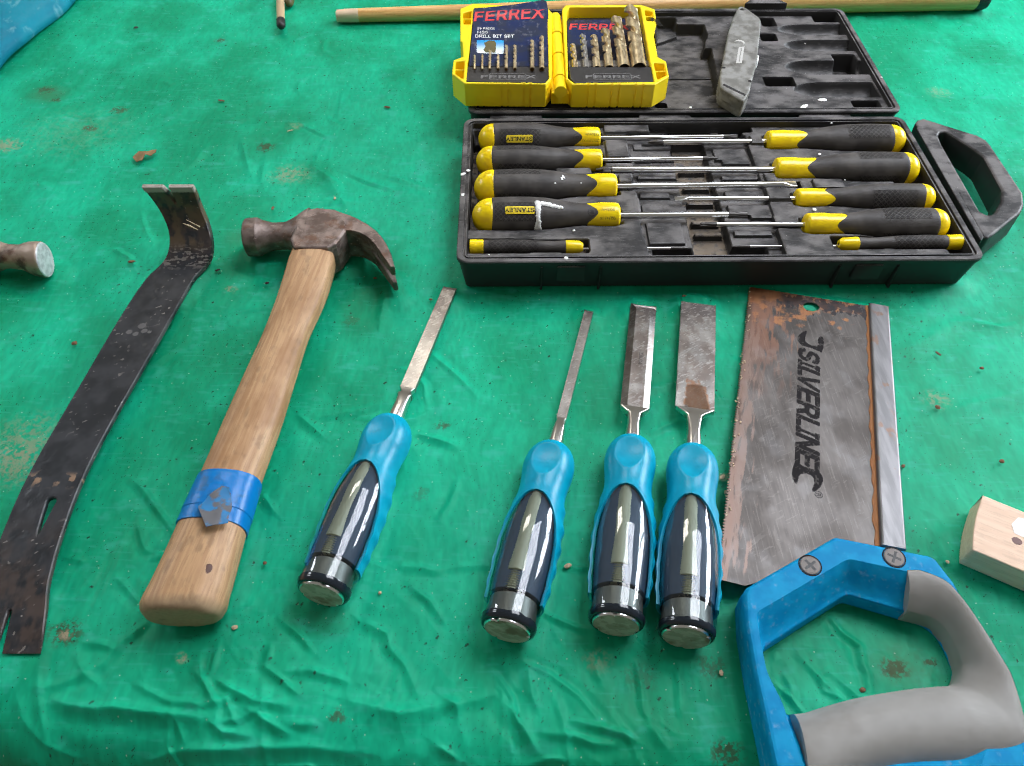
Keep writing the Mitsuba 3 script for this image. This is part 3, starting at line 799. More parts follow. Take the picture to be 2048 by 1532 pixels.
H += (meshkit.fbm(H / 5.5, 3, 5)[..., None] - .5) * np.array([.5, .5, .5]) * np.where(H[:, :, 1:2] < 172, 2.6, .5)
part(ham, 'handle', cat(grid(H, cv=True), fan(H[0][::-1]), fan(H[-1])), 'hammer_wood', 40, None)
R = []
for y, o in ((207.5, .05), (207.6, .7), (209, .85), (216, .8), (216.4, 1.15), (228, 1.05), (238.5, .95), (239.3, .8), (239.4, .05)):
    q = hsec(y, o)[0]; q[:, 1] += .10 * (q[:, 0] + 166) * -.55; R.append(q)
part(ham, 'tape', grid(np.array(R), cv=True), 'tape_blue', 40)
# loose grey end of the tape, peeling away
fl = np.array([(-161.7,227.1),(-157.5,226.1),(-155.6,221.3),(-153.2,213.2),(-152.4,203.1),(-157.7,200.7),(-162.1,199.0),(-167.6,207.9),(-170.8,212.8),(-167.8,219.5)])
g = Polygon(fl); fv, ff = sheet(g)
tm = trimesh.Trimesh(fv, ff).subdivide_to_size(2.0)
v = np.array(tm.vertices)
cyl = lambda x, y: np.array([hsec(b)[2] + np.interp(abs(a - hsec(b)[1]), [0, 10, 17, 19], [13.0, 12.2, 8.6, 4]) for a, b in zip(x, y)])
v[:, 2] = np.maximum(cyl(v[:, 0], v[:, 1]) + 2.9, 0) + np.clip((218 - v[:, 1]) / 10, 0, 1) ** 1.5 * 4 + .35 * np.sin(v[:, 0] / 2.5 + v[:, 1] / 3)
v2 = v - [0, 0, .35]
part(ham, 'tape_flap', cat((v, np.array(tm.faces)), (v2, np.array(tm.faces)[:, ::-1])), 'tape_dirty', True, label='torn greyish loose end of the blue tape')
# head: poll (turned), cheek block, two claws
Mp = np.eye(4); a0 = math.radians(4.0)
Mp[:3, 0] = [-math.sin(a0), math.cos(a0), 0]; Mp[:3, 1] = [math.cos(a0), math.sin(a0), 0]; Mp[:3, 2] = [0, 0, 1]; Mp[:3, 3] = [-201.5, 454.0, 17.5]
pt, pr = dense([0, .8, 2.0, 10.2, 11.2, 12.4, 17, 23, 29, 36, 42, 48], [11.6, 13.4, 14.3, 14.5, 13.9, 13.2, 11.6, 10.3, 10.3, 12.2, 15, 17.5], 90)
pm = lathe([(0.0, 0.01)] + list(zip(pt, pr)) + [(49, 0.01)], 40, False)
pv = pm[0].copy(); far = np.clip((pv[:, 1] - 31) / 14, 0, 1)          # grows square towards the cheeks
pv[:, 0] *= 1 + .36 * far * (np.abs(pv[:, 0]) > 1) ; pv[:, 2] = np.clip(pv[:, 2], -14.2, 14.2)
ck = prism(round_poly([(-163.5, 437), (-158.5, 426.5), (-132.0, 426.5), (-126.5, 431), (-120.5, 447), (-122, 462), (-133, 470.5), (-148, 472.5), (-153, 471.5), (-160, 466)], 2.0), 4.5, 31.5, 1.6, 1.6, step=1.2)
ckv, ckf = ck
zz = (ckv[:, 2] - 18) / 13.5; pinch = 1 - .10 * np.abs(zz) ** 3
ckv = np.column_stack([-143 + (ckv[:, 0] + 143) * pinch, ckv[:, 1], ckv[:, 2]])
Ot = np.array([(-152, 470.5), (-134.9, 470.2), (-116.7, 461.5), (-104, 451.3), (-95, 440.0), (-88.3, 426), (-83.0, 408.5)])
It = np.array([(-140, 436), (-125.0, 445.5), (-114.0, 444.8), (-104.2, 437.6), (-97.6, 428.0), (-92.0, 418.4), (-86.2, 408.4)])
from scipy.interpolate import CubicSpline
ss = np.linspace(0, 1, 7); Sf = np.linspace(0, 1, 64)
Oc, Ic = CubicSpline(ss, Ot)(Sf), CubicSpline(ss, It)(Sf)
claws = []
for lo in (True, False):
    rg = []
    for i, s in enumerate(Sf):
        gap = 3.2 * np.clip((s - .48) / .52, 0, 1) ** .8 + (.35 if s > .46 else 0)
        hi_, lo_ = 31.2 - 1.6 * s, 4.8 + 1.6 * s
        if lo: hi_ = 18 - gap
        else: lo_ = 18 + gap
        o, q = Oc[i], Ic[i]; n = (o - q) / (np.linalg.norm(o - q) + 1e-9)
        b = min(1.2, np.linalg.norm(o - q) * .3)
        rg.append([(*(o), lo_ + b), (*(o), hi_ - b), (*(o - n * b), hi_), (*(q + n * b * .5), hi_), (*q, hi_ - b * .6), (*q, lo_ + b * .6), (*(q + n * b * .5), lo_), (*(o - n * b), lo_)])
    claws.append(loft(np.array(rg)))
head = cat((xf(pv, Mp), pm[1]), (ckv, ckf), *claws)
hv, hf = head
hv = hv + (meshkit.fbm(hv / 4., 3, 8)[:, None] - .5) * .45
part(ham, 'head', (hv, hf), 'hammer_iron', 38)

# ------------------------------------------------------------------ the other hammer, at the left edge
h2 = thing('hammer', 'hammer head with bright round face poking in at the left edge', 'hammer')
Mh = np.eye(4); a0 = math.radians(-8)
Mh[:3, 0] = [math.sin(-a0), -math.cos(a0), 0]; Mh[:3, 1] = [math.cos(a0), math.sin(a0), 0]; Mh[:3, 2] = [0, 0, 1]; Mh[:3, 3] = [-346.5, 433.0, 14.0]
pt, pr = dense([-60, -54, -46, -40, -34, -28, -20, -12, -8, -2.2, -.8], [15, 15, 14.5, 12.8, 10.2, 9.3, 9.6, 12.2, 13.2, 13.6, 12.9], 60)
m = lathe(list(zip(pt, pr)), 14, False)
part(h2, 'head', (m[0] + (meshkit.fbm(m[0] / 5, 3, 4)[:, None] - .5) * .7, m[1]), 'hammer_iron', 25, Mh)
part(h2, 'face', lathe([(-.9, 13.0), (0, 12.2), (.35, 8), (.4, .01)], 40, False), 'worn_steel', 35, Mh)
part(h2, 'cheek', box(-425, -398, 424, 452, 1, 28, 2), 'hammer_iron', 35)
part(h2, 'claw', prism(round_poly([(-424, 450), (-424, 430), (-450, 422), (-478, 400), (-452, 436), (-440, 448)], 1.5), 3, 26, 1, 1, step=2), 'hammer_iron', 35)
part(h2, 'handle', sections([(200, -404, 14, 14, 13, 2.4), (300, -408, 14, 12, 10, 2.4), (426, -411, 14, 10, 10, 3)], 32), 'hammer_wood', 40)

# ------------------------------------------------------------------ pry bar
bar = thing('pry_bar', 'flat black pry bar with an upturned forked claw', 'pry bar')
# path: (y, centre x, z, half width)
BP = np.array([(143.5, -264.0, 2.4, 20.0, 0.3), (150, -264.8, 3.0, 19.7, 1.2), (165, -266.6, 4.6, 18.6, 2.6), (182, -269.4, 6.2, 17.5, 3), (206, -270.8, 8.0, 17.0, 3), (234, -271.2, 9.2, 16.8, 3), (256, -270.4, 9.4, 16.7, 3), (285, -268.0, 9.0, 16.8, 3),
               (326, -264.0, 8.0, 17.4, 3), (386, -259.2, 5.0, 18.2, 3), (410, -256.4, 4.2, 18.0, 3), (424, -253.4, 4.4, 17.6, 3.6), (435, -247.6, 5.6, 17.2, 4.0), (444, -244.0, 8.6, 16.6, 5.0), (452.5, -243.2, 14.0, 16.0, 5.4),
               (460, -244.4, 22.0, 15.6, 5.6), (464.5, -246.6, 31.0, 15.7, 5.4), (467.0, -248.8, 40.0, 16.4, 5.0), (467.6, -250.2, 48.0, 17.6, 4.4), (467.0, -251.4, 55.0, 18.6, 3.6)])
cum = np.concatenate([[0], np.cumsum(np.hypot(np.diff(BP[:, 0]), np.diff(BP[:, 2])))])
Ls = cum[-1]
from scipy.interpolate import PchipInterpolator
bp = PchipInterpolator(cum, BP)
# flattened outline (u across, s along), with the two claw notches and the nail slot
half = lambda s: float(bp(s)[3])
sl = np.linspace(0, Ls, 130)
outl = [(half(s), s) for s in sl] + [(.8, Ls), (-.4, Ls - 14), (-1.1, Ls - 14), (-3.4, Ls)] + [(-half(s), s) for s in sl[::-1]] + [(-3.4, 0), (-1.6, 22), (-.6, 23), (.4, 22), (.2, 0)]
cu = lambda yy: float(np.interp(yy, BP[:, 0], cum))
s0, s1 = cu(207), cu(232)
slot = [(4.0 + 2.8 * math.cos(a), s1 - 2.8 + 2.8 * math.sin(a)) for a in np.linspace(-.3, math.pi + .3, 14)] + [(2.6, s0 + 4), (3.4, s0), (4.2, s0 + 4)]
g = Polygon(outl, [slot]).buffer(0)
g = max(getattr(g, 'geoms', [g]), key=lambda q: q.area)
def strip(g, b, off):
    rs = rings_of(g, 2.0)
    return [inset(r, b) for r in rs], off
flat_top = [inset(r, .7) for r in rings_of(g, 2.0)]
full = rings_of(g, 2.0)
def bend(r, frac):
    q = bp(np.clip(r[:, 1], 0, Ls)); e = .5
    d = bp(np.clip(r[:, 1] + e, 0, Ls)) - bp(np.clip(r[:, 1] - e, 0, Ls))
    n = np.stack([-d[:, 2], d[:, 0]], 1); n /= np.linalg.norm(n, axis=1, keepdims=True)
    o = q[:, 4] * frac
    return np.stack([q[:, 1] + r[:, 0], q[:, 0] + n[:, 0] * o, q[:, 2] + n[:, 1] * o], 1)
# caps need interior points so that the sheet can bend
def cap(rs, frac):
    p = Polygon(rs[0], rs[1:]).buffer(0)
    if p.geom_type != 'Polygon': p = max(p.geoms, key=lambda q: q.area)
    pieces = []
    for a in np.arange(0, Ls, 3.0):
        c = p.intersection(shapely.box(-40, a, 40, a + 3.0))
        for q in getattr(c, 'geoms', [c]):
            if q.geom_type == 'Polygon' and q.area > 1e-3:
                v, f = sheet(q); pieces.append((bend(v[:, :2], frac), f))
    return cat(*pieces)
walls = [grid(np.array([bend(r, -.5), bend(r, .30), bend(q, .5)]), cv=True) for r, q in zip(full, flat_top)]
bm = cat(cap(flat_top, .5), cap(full, -.5), *walls)
bv = bm[0] + (meshkit.fbm(bm[0] / 6, 3, 2)[:, None] - .5) * .35
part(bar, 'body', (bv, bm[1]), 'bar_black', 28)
for sx, (u0, u1) in enumerate(((1.3, 18.0), (-18.0, -3.8))):
    r = np.array([(u0, Ls - 3.6), (u1, Ls - 3.6), (u1, Ls + .02), (u0, Ls + .02)])
    q = bend(resample(r, 1.0), .5); top = q + [0, -.5, .25]
    part(bar, 'claw_tip', (top, earcut([resample(r, 1.0)])), 'bare_iron', False)
# a splinter of wood lying in the bend
sp = [(-244.0,452.8,32.0),(-232.2,447.8,30.0)]
solo('wood_splinter', 'pale wood splinter caught on the upturned claw of the pry bar', 'splinter',
     cat(tube([sp[0], (np.array(sp[0]) + sp[1]) / 2 + [0, 0, .5], sp[1]], [.25, .7, .2], 8), tube([np.array(sp[0]) + [2, 3, 1], np.array(sp[1]) + [1, 2.4, 1]], [.2, .5], 8)), 'crumb_pale')

# ------------------------------------------------------------------ the black tool case: tray, lid, carrying handle
case = thing('tool_case', 'open dusty black plastic tool case with moulded screwdriver tray and lid', 'tool case')
TO, TA, TW, TD, TH = np.array([-39.5, 412.6]), 0.0085, 378.0, 183.0, 30.0
LO, LA, LW, LD, LH = np.array([-38.0, 606.5]), 0.006, 379.0, 192.0, 29.0
def loc(p, O, a):
    p = np.asarray(p, float)[..., :2] - O
    return np.stack([p[..., 0] * math.cos(a) + p[..., 1] * math.sin(a), -p[..., 0] * math.sin(a) + p[..., 1] * math.cos(a)], -1)

def shell(W, D, H, r=9, base=5.0):
    lv = [(base + 1.5, .4), (base, 1.4), (.8, H - 4.2), (.6, H - 4.0), (-.3, H - 3.4), (-.4, H - .8), (.3, H), (3.6, H), (4.0, H - .3), (4.1, H - 1.8), (5.6, H - 1.8), (5.7, H - .6), (6.6, H - .5), (7.2, H - 4), (7.4, 6)]
    return cat(grid(np.array([np.column_stack([rrect(i, W - i, i, D - i, max(r - i, 1.5)), np.full(28, z)]) for i, z in lv]), cv=True),
               fan(np.column_stack([rrect(base + 1.5, W - base - 1.5, base + 1.5, D - base - 1.5, 3), np.full(28, .4)])[::-1]))
MT, ML = rotz(TA, (*TO, 0)), rotz(LA, (*LO, 0))
part(case, 'tray', shell(TW, TD, TH), 'case_plastic', 35, MT)
part(case, 'lid', shell(LW, LD, LH), 'case_plastic', 35, ML, label='shallow lid lying open behind the tray')

PX, PR = [0, .13, .30, .45, .58, .68, .75, .82, .88, .95, .985, 1.0], [.965, .975, 1.0, .965, .84, .71, .66, .665, .70, .69, .66, .56]
PT, PQ = dense(PX, PR, 160)
def drad(t):
    r = np.interp(t, PT, PQ)
    return np.where(t < .13, .975 * np.sqrt(np.clip(1 - (1 - np.clip(t, 0, .13) / .13) ** 2.2, 0, 1)), r)

ZA = 25.0
DR = [  # butt, end of handle, tip, radius, shaft radius, roll, cap, collar, kind, label
 ((-28.5,571.7,25.0), (74.5,573.9,25.0), (191.3,571.9,25.0), 13.1, 1.7, 52, .125, .80, 'star', 'screwdriver with name badge in the farthest left slot of the case', 0),
 ((-29.5,539.6,25.0), (73.8,542.4,25.0), (169.9,543.1,25.0), 12.9, 1.7, 95, .125, .80, 'cross', 'second left screwdriver from the far side, plain black grip with low knurl patch', 60),
 ((-30.1,504.3,25.0), (82.7,506.9,25.0), (226.2,509.5,25.0), 14.7, 2.3, -22, .137, .81, 'flat', 'long flat blade screwdriver with white paint flecks on its grip, third from far left', 60),
 ((-30.5,469.6,25.0), (82.1,470.8,25.0), (179.8,467.3,25.0), 14.2, 2.2, 36, .136, .80, 'square', 'left screwdriver with a big white paint splash across its grip', 0),
 ((331.9,571.0,25.0), (214.0,569.1,25.0), (114.6,560.1,25.0), 12.9, 2.1, -16, .115, .75, 'cross', 'screwdriver with yellow tail in the farthest right slot of the case', 60),
 ((329.5,529.7,25.0), (212.6,529.4,25.0), (68.1,528.7,25.0), 13.8, 2.4, 14, .11, .75, 'cross', 'long shafted screwdriver, second from the far side on the right', 60),
 ((329.6,492.3,25.0), (220.9,491.7,25.0), (127.1,484.8,25.0), 11.2, 1.8, -58, .10, .76, 'flat', 'slimmer right screwdriver with scuffed tail, third from the far side', 60),
 ((328.9,460.2,25.0), (220.4,460.2,25.0), (142.3,455.5,25.0), 12.4, 1.6, 4, .107, .75, 'star', 'right screwdriver nearest the front, just behind the thin one', 60),
]
SM = [
 ((-31.3,435.8,24.0), (52.2,435.8,24.0), (130.3,437.6,21.0), 5.6, 1.0, 45, 'thin precision screwdriver in the front left slot of the case'),
 ((332.0,441.3,24.0), (241.1,439.1,24.0), (163.1,439.2,21.0), 5.7, 1.0, -50, 'thin precision screwdriver in the front right slot of the case'),
]

def field(W, D, step, inset_, f):
    x = np.arange(inset_, W - inset_ + .01, step); y = np.arange(inset_, D - inset_ + .01, step)
    X, Yy = np.meshgrid(x, y); Z = f(X, Yy)
    for _ in range(1):
        Zp = np.pad(Z, 1, mode='edge')
        Z = .6 * Z + .1 * (Zp[:-2, 1:-1] + Zp[2:, 1:-1] + Zp[1:-1, :-2] + Zp[1:-1, 2:])
    return grid(np.stack([X, Yy, Z], -1)[:, ::-1])

def inpoly(X, Yy, poly):
    g = Polygon(poly); shapely.prepare(g)
    return shapely.contains_xy(g, X.ravel(), Yy.ravel()).reshape(X.shape)

def rect_(X, Yy, a, b):
    return (X > min(a[0], b[0])) & (X < max(a[0], b[0])) & (Yy > min(a[1], b[1])) & (Yy < max(a[1], b[1]))

def tray_z(X, Yy):
    L_ = lambda p: loc(p, TO, TA)
    Z = np.full(X.shape, 24.6)
    x0, x1 = L_((98.5, 500))[0], L_((199, 500))[0]
    mid = (X > x0 + 1.2 * np.sin(Yy / 9)) & (X < x1) & (Yy > 12) & (Yy < 176)
    Z[mid] = 19.0
    t0, t1 = L_((135, 500))[0], L_((163, 500))[0]
    Z[(X > t0) & (X < t1) & (Yy > 10) & (Yy < 160)] = 10.5
    # panels standing in the middle, between the shafts
    for a, b, z in [((102.7,573.4),(136.0,563.9),21),((102.3,548.2),(134.8,542.0),21.5),((101.3,529.6),(132.8,521.6),22),((100.6,507.8),(124.9,497.6),21.5),((101.0,488.8),(136.2,480.2),21),((102.0,468.7),(128.9,442.6),21.5),((169.0,563.9),(196.9,542.7),21.5),((169.9,529.6),(199.1,520.9),22),((168.6,508.5),(199.2,497.6),22),((167.8,490.0),(200.4,471.7),22),((167.5,458.1),(196.1,451.7),22),((197.0,587.6),(204.2,580.1),24)]:
        Z[rect_(X, Yy, L_(a), L_(b))] = z
    for yy in (60, 84, 104, 126, 46, 20):          # ribs across the trough
        Z[(X > t0 + 4) & (X < t1 - 3) & (np.abs(Yy - yy) < 2.2)] = 15.5
    # trapezoid finger notch at the far wall and a slot on the right
    Z[inpoly(X, Yy, L_([(130.8,606.8),(179.1,606.8),(166.3,581.5),(135.4,581.5)]))] = 8
    Z[rect_(X, Yy, L_((306.7,593.5)), L_((338.6,602.8)))] = 9
    Z[rect_(X, Yy, L_((178.8,584.5)), L_((205.5,593.6)))] = 12
    # pockets
    for B, E, Tp, R, rs, roll, ca, co, kind, lab, _ in DR:
        b, e, tp = L_(B), L_(E), L_(Tp); Lc = np.linalg.norm(e - b); d = (e - b) / Lc
        t = ((X - b[0]) * d[0] + (Yy - b[1]) * d[1]); s = np.abs(-(X - b[0]) * d[1] + (Yy - b[1]) * d[0])
        rr = R * np.interp(np.clip(t / Lc, 0, 1), PT, PQ) + 1.3
        m = (t > -4) & (t < Lc + 2.0) & (s < rr)
        Z[m] = np.minimum(Z[m], np.maximum(6.5, ZA - np.sqrt(np.maximum(rr ** 2 - s ** 2, 0))[m] - .3))
        Lt = np.linalg.norm(tp - b)
        m = (t >= Lc) & (t < Lt + 4) & (s < rs + 1.3)
        Z[m] = np.minimum(Z[m], 18.5)
    for B, E, Tp, R, rs, roll, lab in SM:
        b, e, tp = L_(B), L_(E), L_(Tp); Lc = np.linalg.norm(e - b); d = (e - b) / Lc
        t = ((X - b[0]) * d[0] + (Yy - b[1]) * d[1]); s = -(X - b[0]) * d[1] + (Yy - b[1]) * d[0]
        m = (t > -4) & (t < Lc + 4) & (np.abs(s) < R * np.interp(t / Lc, [0, .5, .6, 1], [1, .9, .75, .9]) + 1.6 + 1.0 * (s * np.sign(d[0]) > 0))
        Z[m] = 15
        Lt = np.linalg.norm(tp - b)
        m = (t > Lt - 26) & (t < Lt + 3) & (np.abs(s) < 4.2)
        Z[m] = 9
    # dusty gaps behind the tails
    yl = L_(DR[3][0])[1] - 10, L_(DR[0][0])[1] + 8
    Z[(X < 13) & (Yy > yl[0]) & (Yy < yl[1])] = 7.5
    Z[(X > TW - 26 + (Yy - 60) * -.16) & (Yy > 12) & (Yy < 166)] = 7.5
    # saddles that hold the shafts
    for a, b in [((77.8,568.6),(96.8,543.6)),((35.6,529.2),(64.1,520.5)),((73.1,529.2),(79.5,523.1)),((84.9,520.5),(95.9,510.0)),((199.2,503.5),(217.7,488.3)),((238.7,513.9),(262.9,503.5)),((202.1,521.8),(210.8,510.0)),((200.5,575.2),(211.6,563.5)),((78.3,592.6),(117.3,579.7))]:
        m = rect_(X, Yy, L_(a), L_(b)) & (Z > 17)
        Z[m] = 27.4
    dust = meshkit.fbm(np.stack([X / 4, Yy / 4, 0 * X], -1), 3, 6) - .5
    return Z + dust * .35

part(case, 'tray_insert', field(TW, TD, .75, 6.6, tray_z), 'case_plastic', 40, MT, label='moulded tray insert with handle pockets and dusty trough')

def lid_z(X, Yy):
    L_ = lambda p: loc(p, LO, LA)
    Z = np.full(X.shape, 25.0) - .6 * (Yy > 100)
    def half_round(tip, sh, end, hw):
        tip, sh, end = L_(tip), L_(sh), L_(end)
        m0 = (X > tip[0]) & (X < end[0])
        q = np.clip((X - tip[0]) / (sh[0] - tip[0]), 0, 1)
        w = hw * np.sqrt(np.clip(1 - (1 - q) ** 2, 0, 1)); s = np.abs(Yy - (tip[1] + (end[1] - tip[1]) * .3))
        m = m0 & (s < w)
        Z[m] = np.minimum(Z[m], (25 - np.sqrt(np.maximum(w ** 2 - s ** 2, 0)) * .95)[m])
    for a in [((267.1,765.0),(294.1,765.0),(337.3,765.0),10.5),((266.7,733.0),(291.7,733.0),(336.4,733.0),10.5),((258.4,690.3),(283.8,690.3),(333.0,690.3),12.5),((257.1,650.7),(283.8,650.7),(331.8,650.7),12.5)]:
        half_round(*a)
    for a, b in [((308.7,795.5),(333.1,781.0)),((254.0,788.5),(267.2,771.9)),((247.5,755.3),(261.4,742.8)),((308.2,714.5),(329.4,695.8)),((233.4,671.6),(259.5,658.0)),((303.9,631.7),(327.4,622.0)),((127.8,627.3),(136.7,621.2))]:
        Z[rect_(X, Yy, L_(a), L_(b))] = 7
    low = [(113.9,789.6),(166.9,789.6),(166.6,775.9),(194.8,774.8),(194.0,750.4),(190.0,741.7),(186.9,726.9),(193.8,726.9),(189.9,668.7),(188.4,645.6),(159.8,633.2),(138.3,633.9),(99.7,633.9)]
    Z[inpoly(X, Yy, L_(low))] = 13.0
    step = [(114.0,776.1),(167.7,776.1),(167.1,765.5),(147.1,753.1),(111.9,753.1)]
    Z[inpoly(X, Yy, L_(step))] = 16.5
    a = L_((131.8,689.6))
    Z[(np.abs(Yy - a[1]) < .8) & (Z < 15)] = 11
    m = (X < 40) & (Yy < 30); Z[m] = 22
    dust = meshkit.fbm(np.stack([X / 5, Yy / 5, 0 * X], -1), 3, 16) - .5
    return Z + dust * .3
part(case, 'lid_insert', field(LW, LD, .8, 6.6, lid_z), 'case_plastic', 40, ML, label='lid insert with half round recesses and dark slots')
# carrying handle
hp = [(348.0,594.2),(351.3,598.8),(357.3,601.2),(394.8,575.3),(399.0,568.7),(400.2,562.2),(400.1,496.0),(394.6,481.1),(387.5,471.4),(356.4,445.7),(347.9,440.1)]
hh_ = [(361.3,575.3),(364.6,579.8),(369.3,581.3),(384.4,553.6),(387.5,544.4),(384.7,500.4),(378.5,486.0),(367.9,472.0),(361.8,469.0),(357.9,473.8),(359.6,562.2)]
g = round_poly(hp, 3.0).difference(round_poly(hh_, 3.0))
part(case, 'carry_handle', prism(g, 3, 27, 2.2, 2.2, step=2.0), 'case_plastic', 40)
part(case, 'handle_rib', prism(round_poly([(345.2,584.2),(350.5,588.7),(347.8,442.2),(343.9,437.8)], .5), 20, 28.2, .8), 'case_plastic', 40)
# latches on the front wall of the tray, and one standing up on the far wall of the lid
for a, b in (((1083, 524), (1198, 565)), ((1655, 524), (1795, 560))):
    pass
for k, xc in enumerate((42.6, 257.4)):
    lx = loc((xc, 412), TO, TA)[0]
    fr = cat(box(lx - 22, lx - 20.4, .3, 5.5, 2, 24, .4), box(lx + 20.4, lx + 22, .3, 5.5, 2, 24, .4), box(lx - 10, lx + 10, -.2, 4.5, 11, 25, .9))
    part(case, 'latch', fr, 'case_plastic', 35, MT)
part(case, 'lid_latch', cat(prism([(238, 797.5), (281, 797.5), (274, 806), (245, 806)], 12, 36, 1.2), box(247, 272, 800, 812, 24, 30, 1)), 'case_plastic', 35)
for x in (20, 150, 290):
    part(case, 'hinge', box(TO[0] + x, TO[0] + x + 46, 594.5 + x * .008, 607.5 + x * .007, 20, 26, 1.5), 'case_plastic', 35)
# white paint drips on the case
SP = [(-35.0,520.9,30.1,1.4,1.3),(-39.0,516.2,30.1,1.5,1.6),(-38.1,489.9,30.1,1.3,1.3),(38.6,417.0,30.0,1.6,1.0),(114.3,415.5,28.5,1.6,1.6),(46.2,451.3,26.6,1.0,1),(253.8,548.5,26.6,1.3,1.2),(231.8,476.3,26.6,1.4,1.2),(273.9,590.2,29.0,0.9,1),(278.4,633.4,25.2,2.4,1.8),(259.1,622.3,25.2,2.0,2.6),(158.2,620.7,25.2,1.3,1.2),(339.4,665.0,29.0,1,1),(-16.5,420.7,29.8,0.7,1),(288.0,737.3,24.0,0.8,1),(121.6,414.5,27.0,0.7,1),(263.9,510.6,28.5,0.7,1),(274.6,498.9,30.0,0.6,1)]
part(case, 'paint_spots', cat(*[blob((x, y, z), (r * e, r, .45), seed=i, rz=i * .7) for i, (x, y, z, r, e) in enumerate(SP)]), 'paint_white', True, label='spots of dried white paint', kind='stuff')

# ------------------------------------------------------------------ screwdrivers
def wrap(v, f, M, R, Lc, tc, pc, off, flip=1):
    """lays flat lettering or a badge on the turned handle; text reads towards the butt and stands on its head"""
    v = np.asarray(v, float)
    t = tc * Lc - flip * v[:, 0]
    r = R * np.interp(t / Lc, PT, PQ)
    ph = math.radians(pc) + flip * v[:, 1] / r
    r = r + off + v[:, 2]
    return np.stack([r * np.sin(ph), t, r * np.cos(ph)], 1), f
def fine(g, step=1.0):
    fv, ff = sheet(g)
    m = trimesh.Trimesh(fv, ff).subdivide_to_size(step)
    return np.array(m.vertices), np.array(m.faces)

def screwdriver(d):
    B, E, Tp, R, rs, roll, ca, co, kind, label, tw = d; rs = rs * 1.12
    s = thing('screwdriver', label, 'screwdriver', 'yellow and black screwdrivers in the case')
    M = frame(B, E); Lc = float(np.linalg.norm(np.array(E) - B)); Lt = float(np.linalg.norm(np.array(Tp) - B))
    t = np.concatenate([ca * (1 - np.cos(np.linspace(0, np.pi / 2, 18)))])
    prof = [(q * Lc, max(.02, R * .985 * float(np.interp(q, [0, .999], [0, 0]) + .985 * math.sqrt(max(0, 1 - (1 - q / ca) ** 2.15))))) for q in t] + [(ca * Lc + 1.5, R * .93)]
    part(s, 'end_cap', lathe(prof, 40, False), 'driver_yellow', True, M)
    # black grip, three knurled faces, each its own sheet
    ms, uvs = [], []
    r0 = math.radians(roll)
    for k in range(3):
        ph = r0 + k * 2 * np.pi / 3 + np.linspace(-np.pi / 3, np.pi / 3, 21)
        tb = co + .035 * np.cos(3 * (ph - r0) + math.radians(tw * 3)) + .01
        q = np.linspace(0, 1, 60)[:, None]
        tt = ca + q * (tb - ca)[None, :]
        r = R * np.interp(tt, PT, PQ) * (1 - .022 * np.cos(3 * (ph - r0))[None, :] * np.clip((.62 - tt) / .1, 0, 1)) + .12
        r = r - .5 * np.exp(-((tt - ca) * Lc / .7) ** 2)
        ms.append(grid(np.stack([r * np.sin(ph), tt * Lc, r * np.cos(ph)], -1)))
        uvs.append(np.stack([np.broadcast_to((ph - r0 - k * 2 * np.pi / 3) * R, r.shape), tt * Lc], -1).reshape(-1, 2))
    part(s, 'grip', cat(*ms), 'grip_rubber', True, M, uv=np.vstack(uvs))
    tt, rr = np.linspace(co - .06, .99, 40), None
    prof = [(q * Lc, R * float(np.interp(q, PT, PQ))) for q in tt] + [(Lc, R * .50), (Lc, rs)]
    part(s, 'collar', lathe(prof, 40, False), 'driver_yellow', 40, M)
    tl = {'cross': 13, 'star': 12, 'square': 15, 'flat': 11}[kind]
    part(s, 'shaft', lathe([(Lc - 2, rs), (Lt - tl, rs)], 24, False), 'chrome', True, M)
    if kind == 'flat':
        secs = [(Lt - tl, 0, 0, rs, rs, 2), (Lt - tl + 2, 0, 0, rs * 1.05, rs * .95, 2.4), (Lt - 6, 0, 0, rs * 1.35, rs * .6, 4), (Lt - 2, 0, 0, rs * 1.3, rs * .3, 6), (Lt, 0, 0, rs * 1.25, rs * .2, 6)]
        part(s, 'tip', sections(secs, 24), 'chrome', 35, M)
    else:
        a = np.linspace(0, 2 * np.pi, 48, endpoint=False); n = {'cross': 4, 'star': 6, 'square': 4}[kind]
        R_ = []
        for q in np.linspace(0, 1, 16):
            base = rs * (1.02 if q < .5 else (1.02 - (.75 if kind == 'cross' else .12) * (q - .5) / .5))
            dep = .36 * np.clip((q - .35) / .3, 0, 1) * (.5 + .5 * np.cos(n * a)) ** (1.2)
            r = base * (1 - dep)
            R_.append(np.stack([r * np.sin(a), np.full(48, Lt - tl + q * tl), r * np.cos(a)], 1))
        part(s, 'tip', loft(R_), 'blackened_tip', 35, M)
    return s, M, Lc

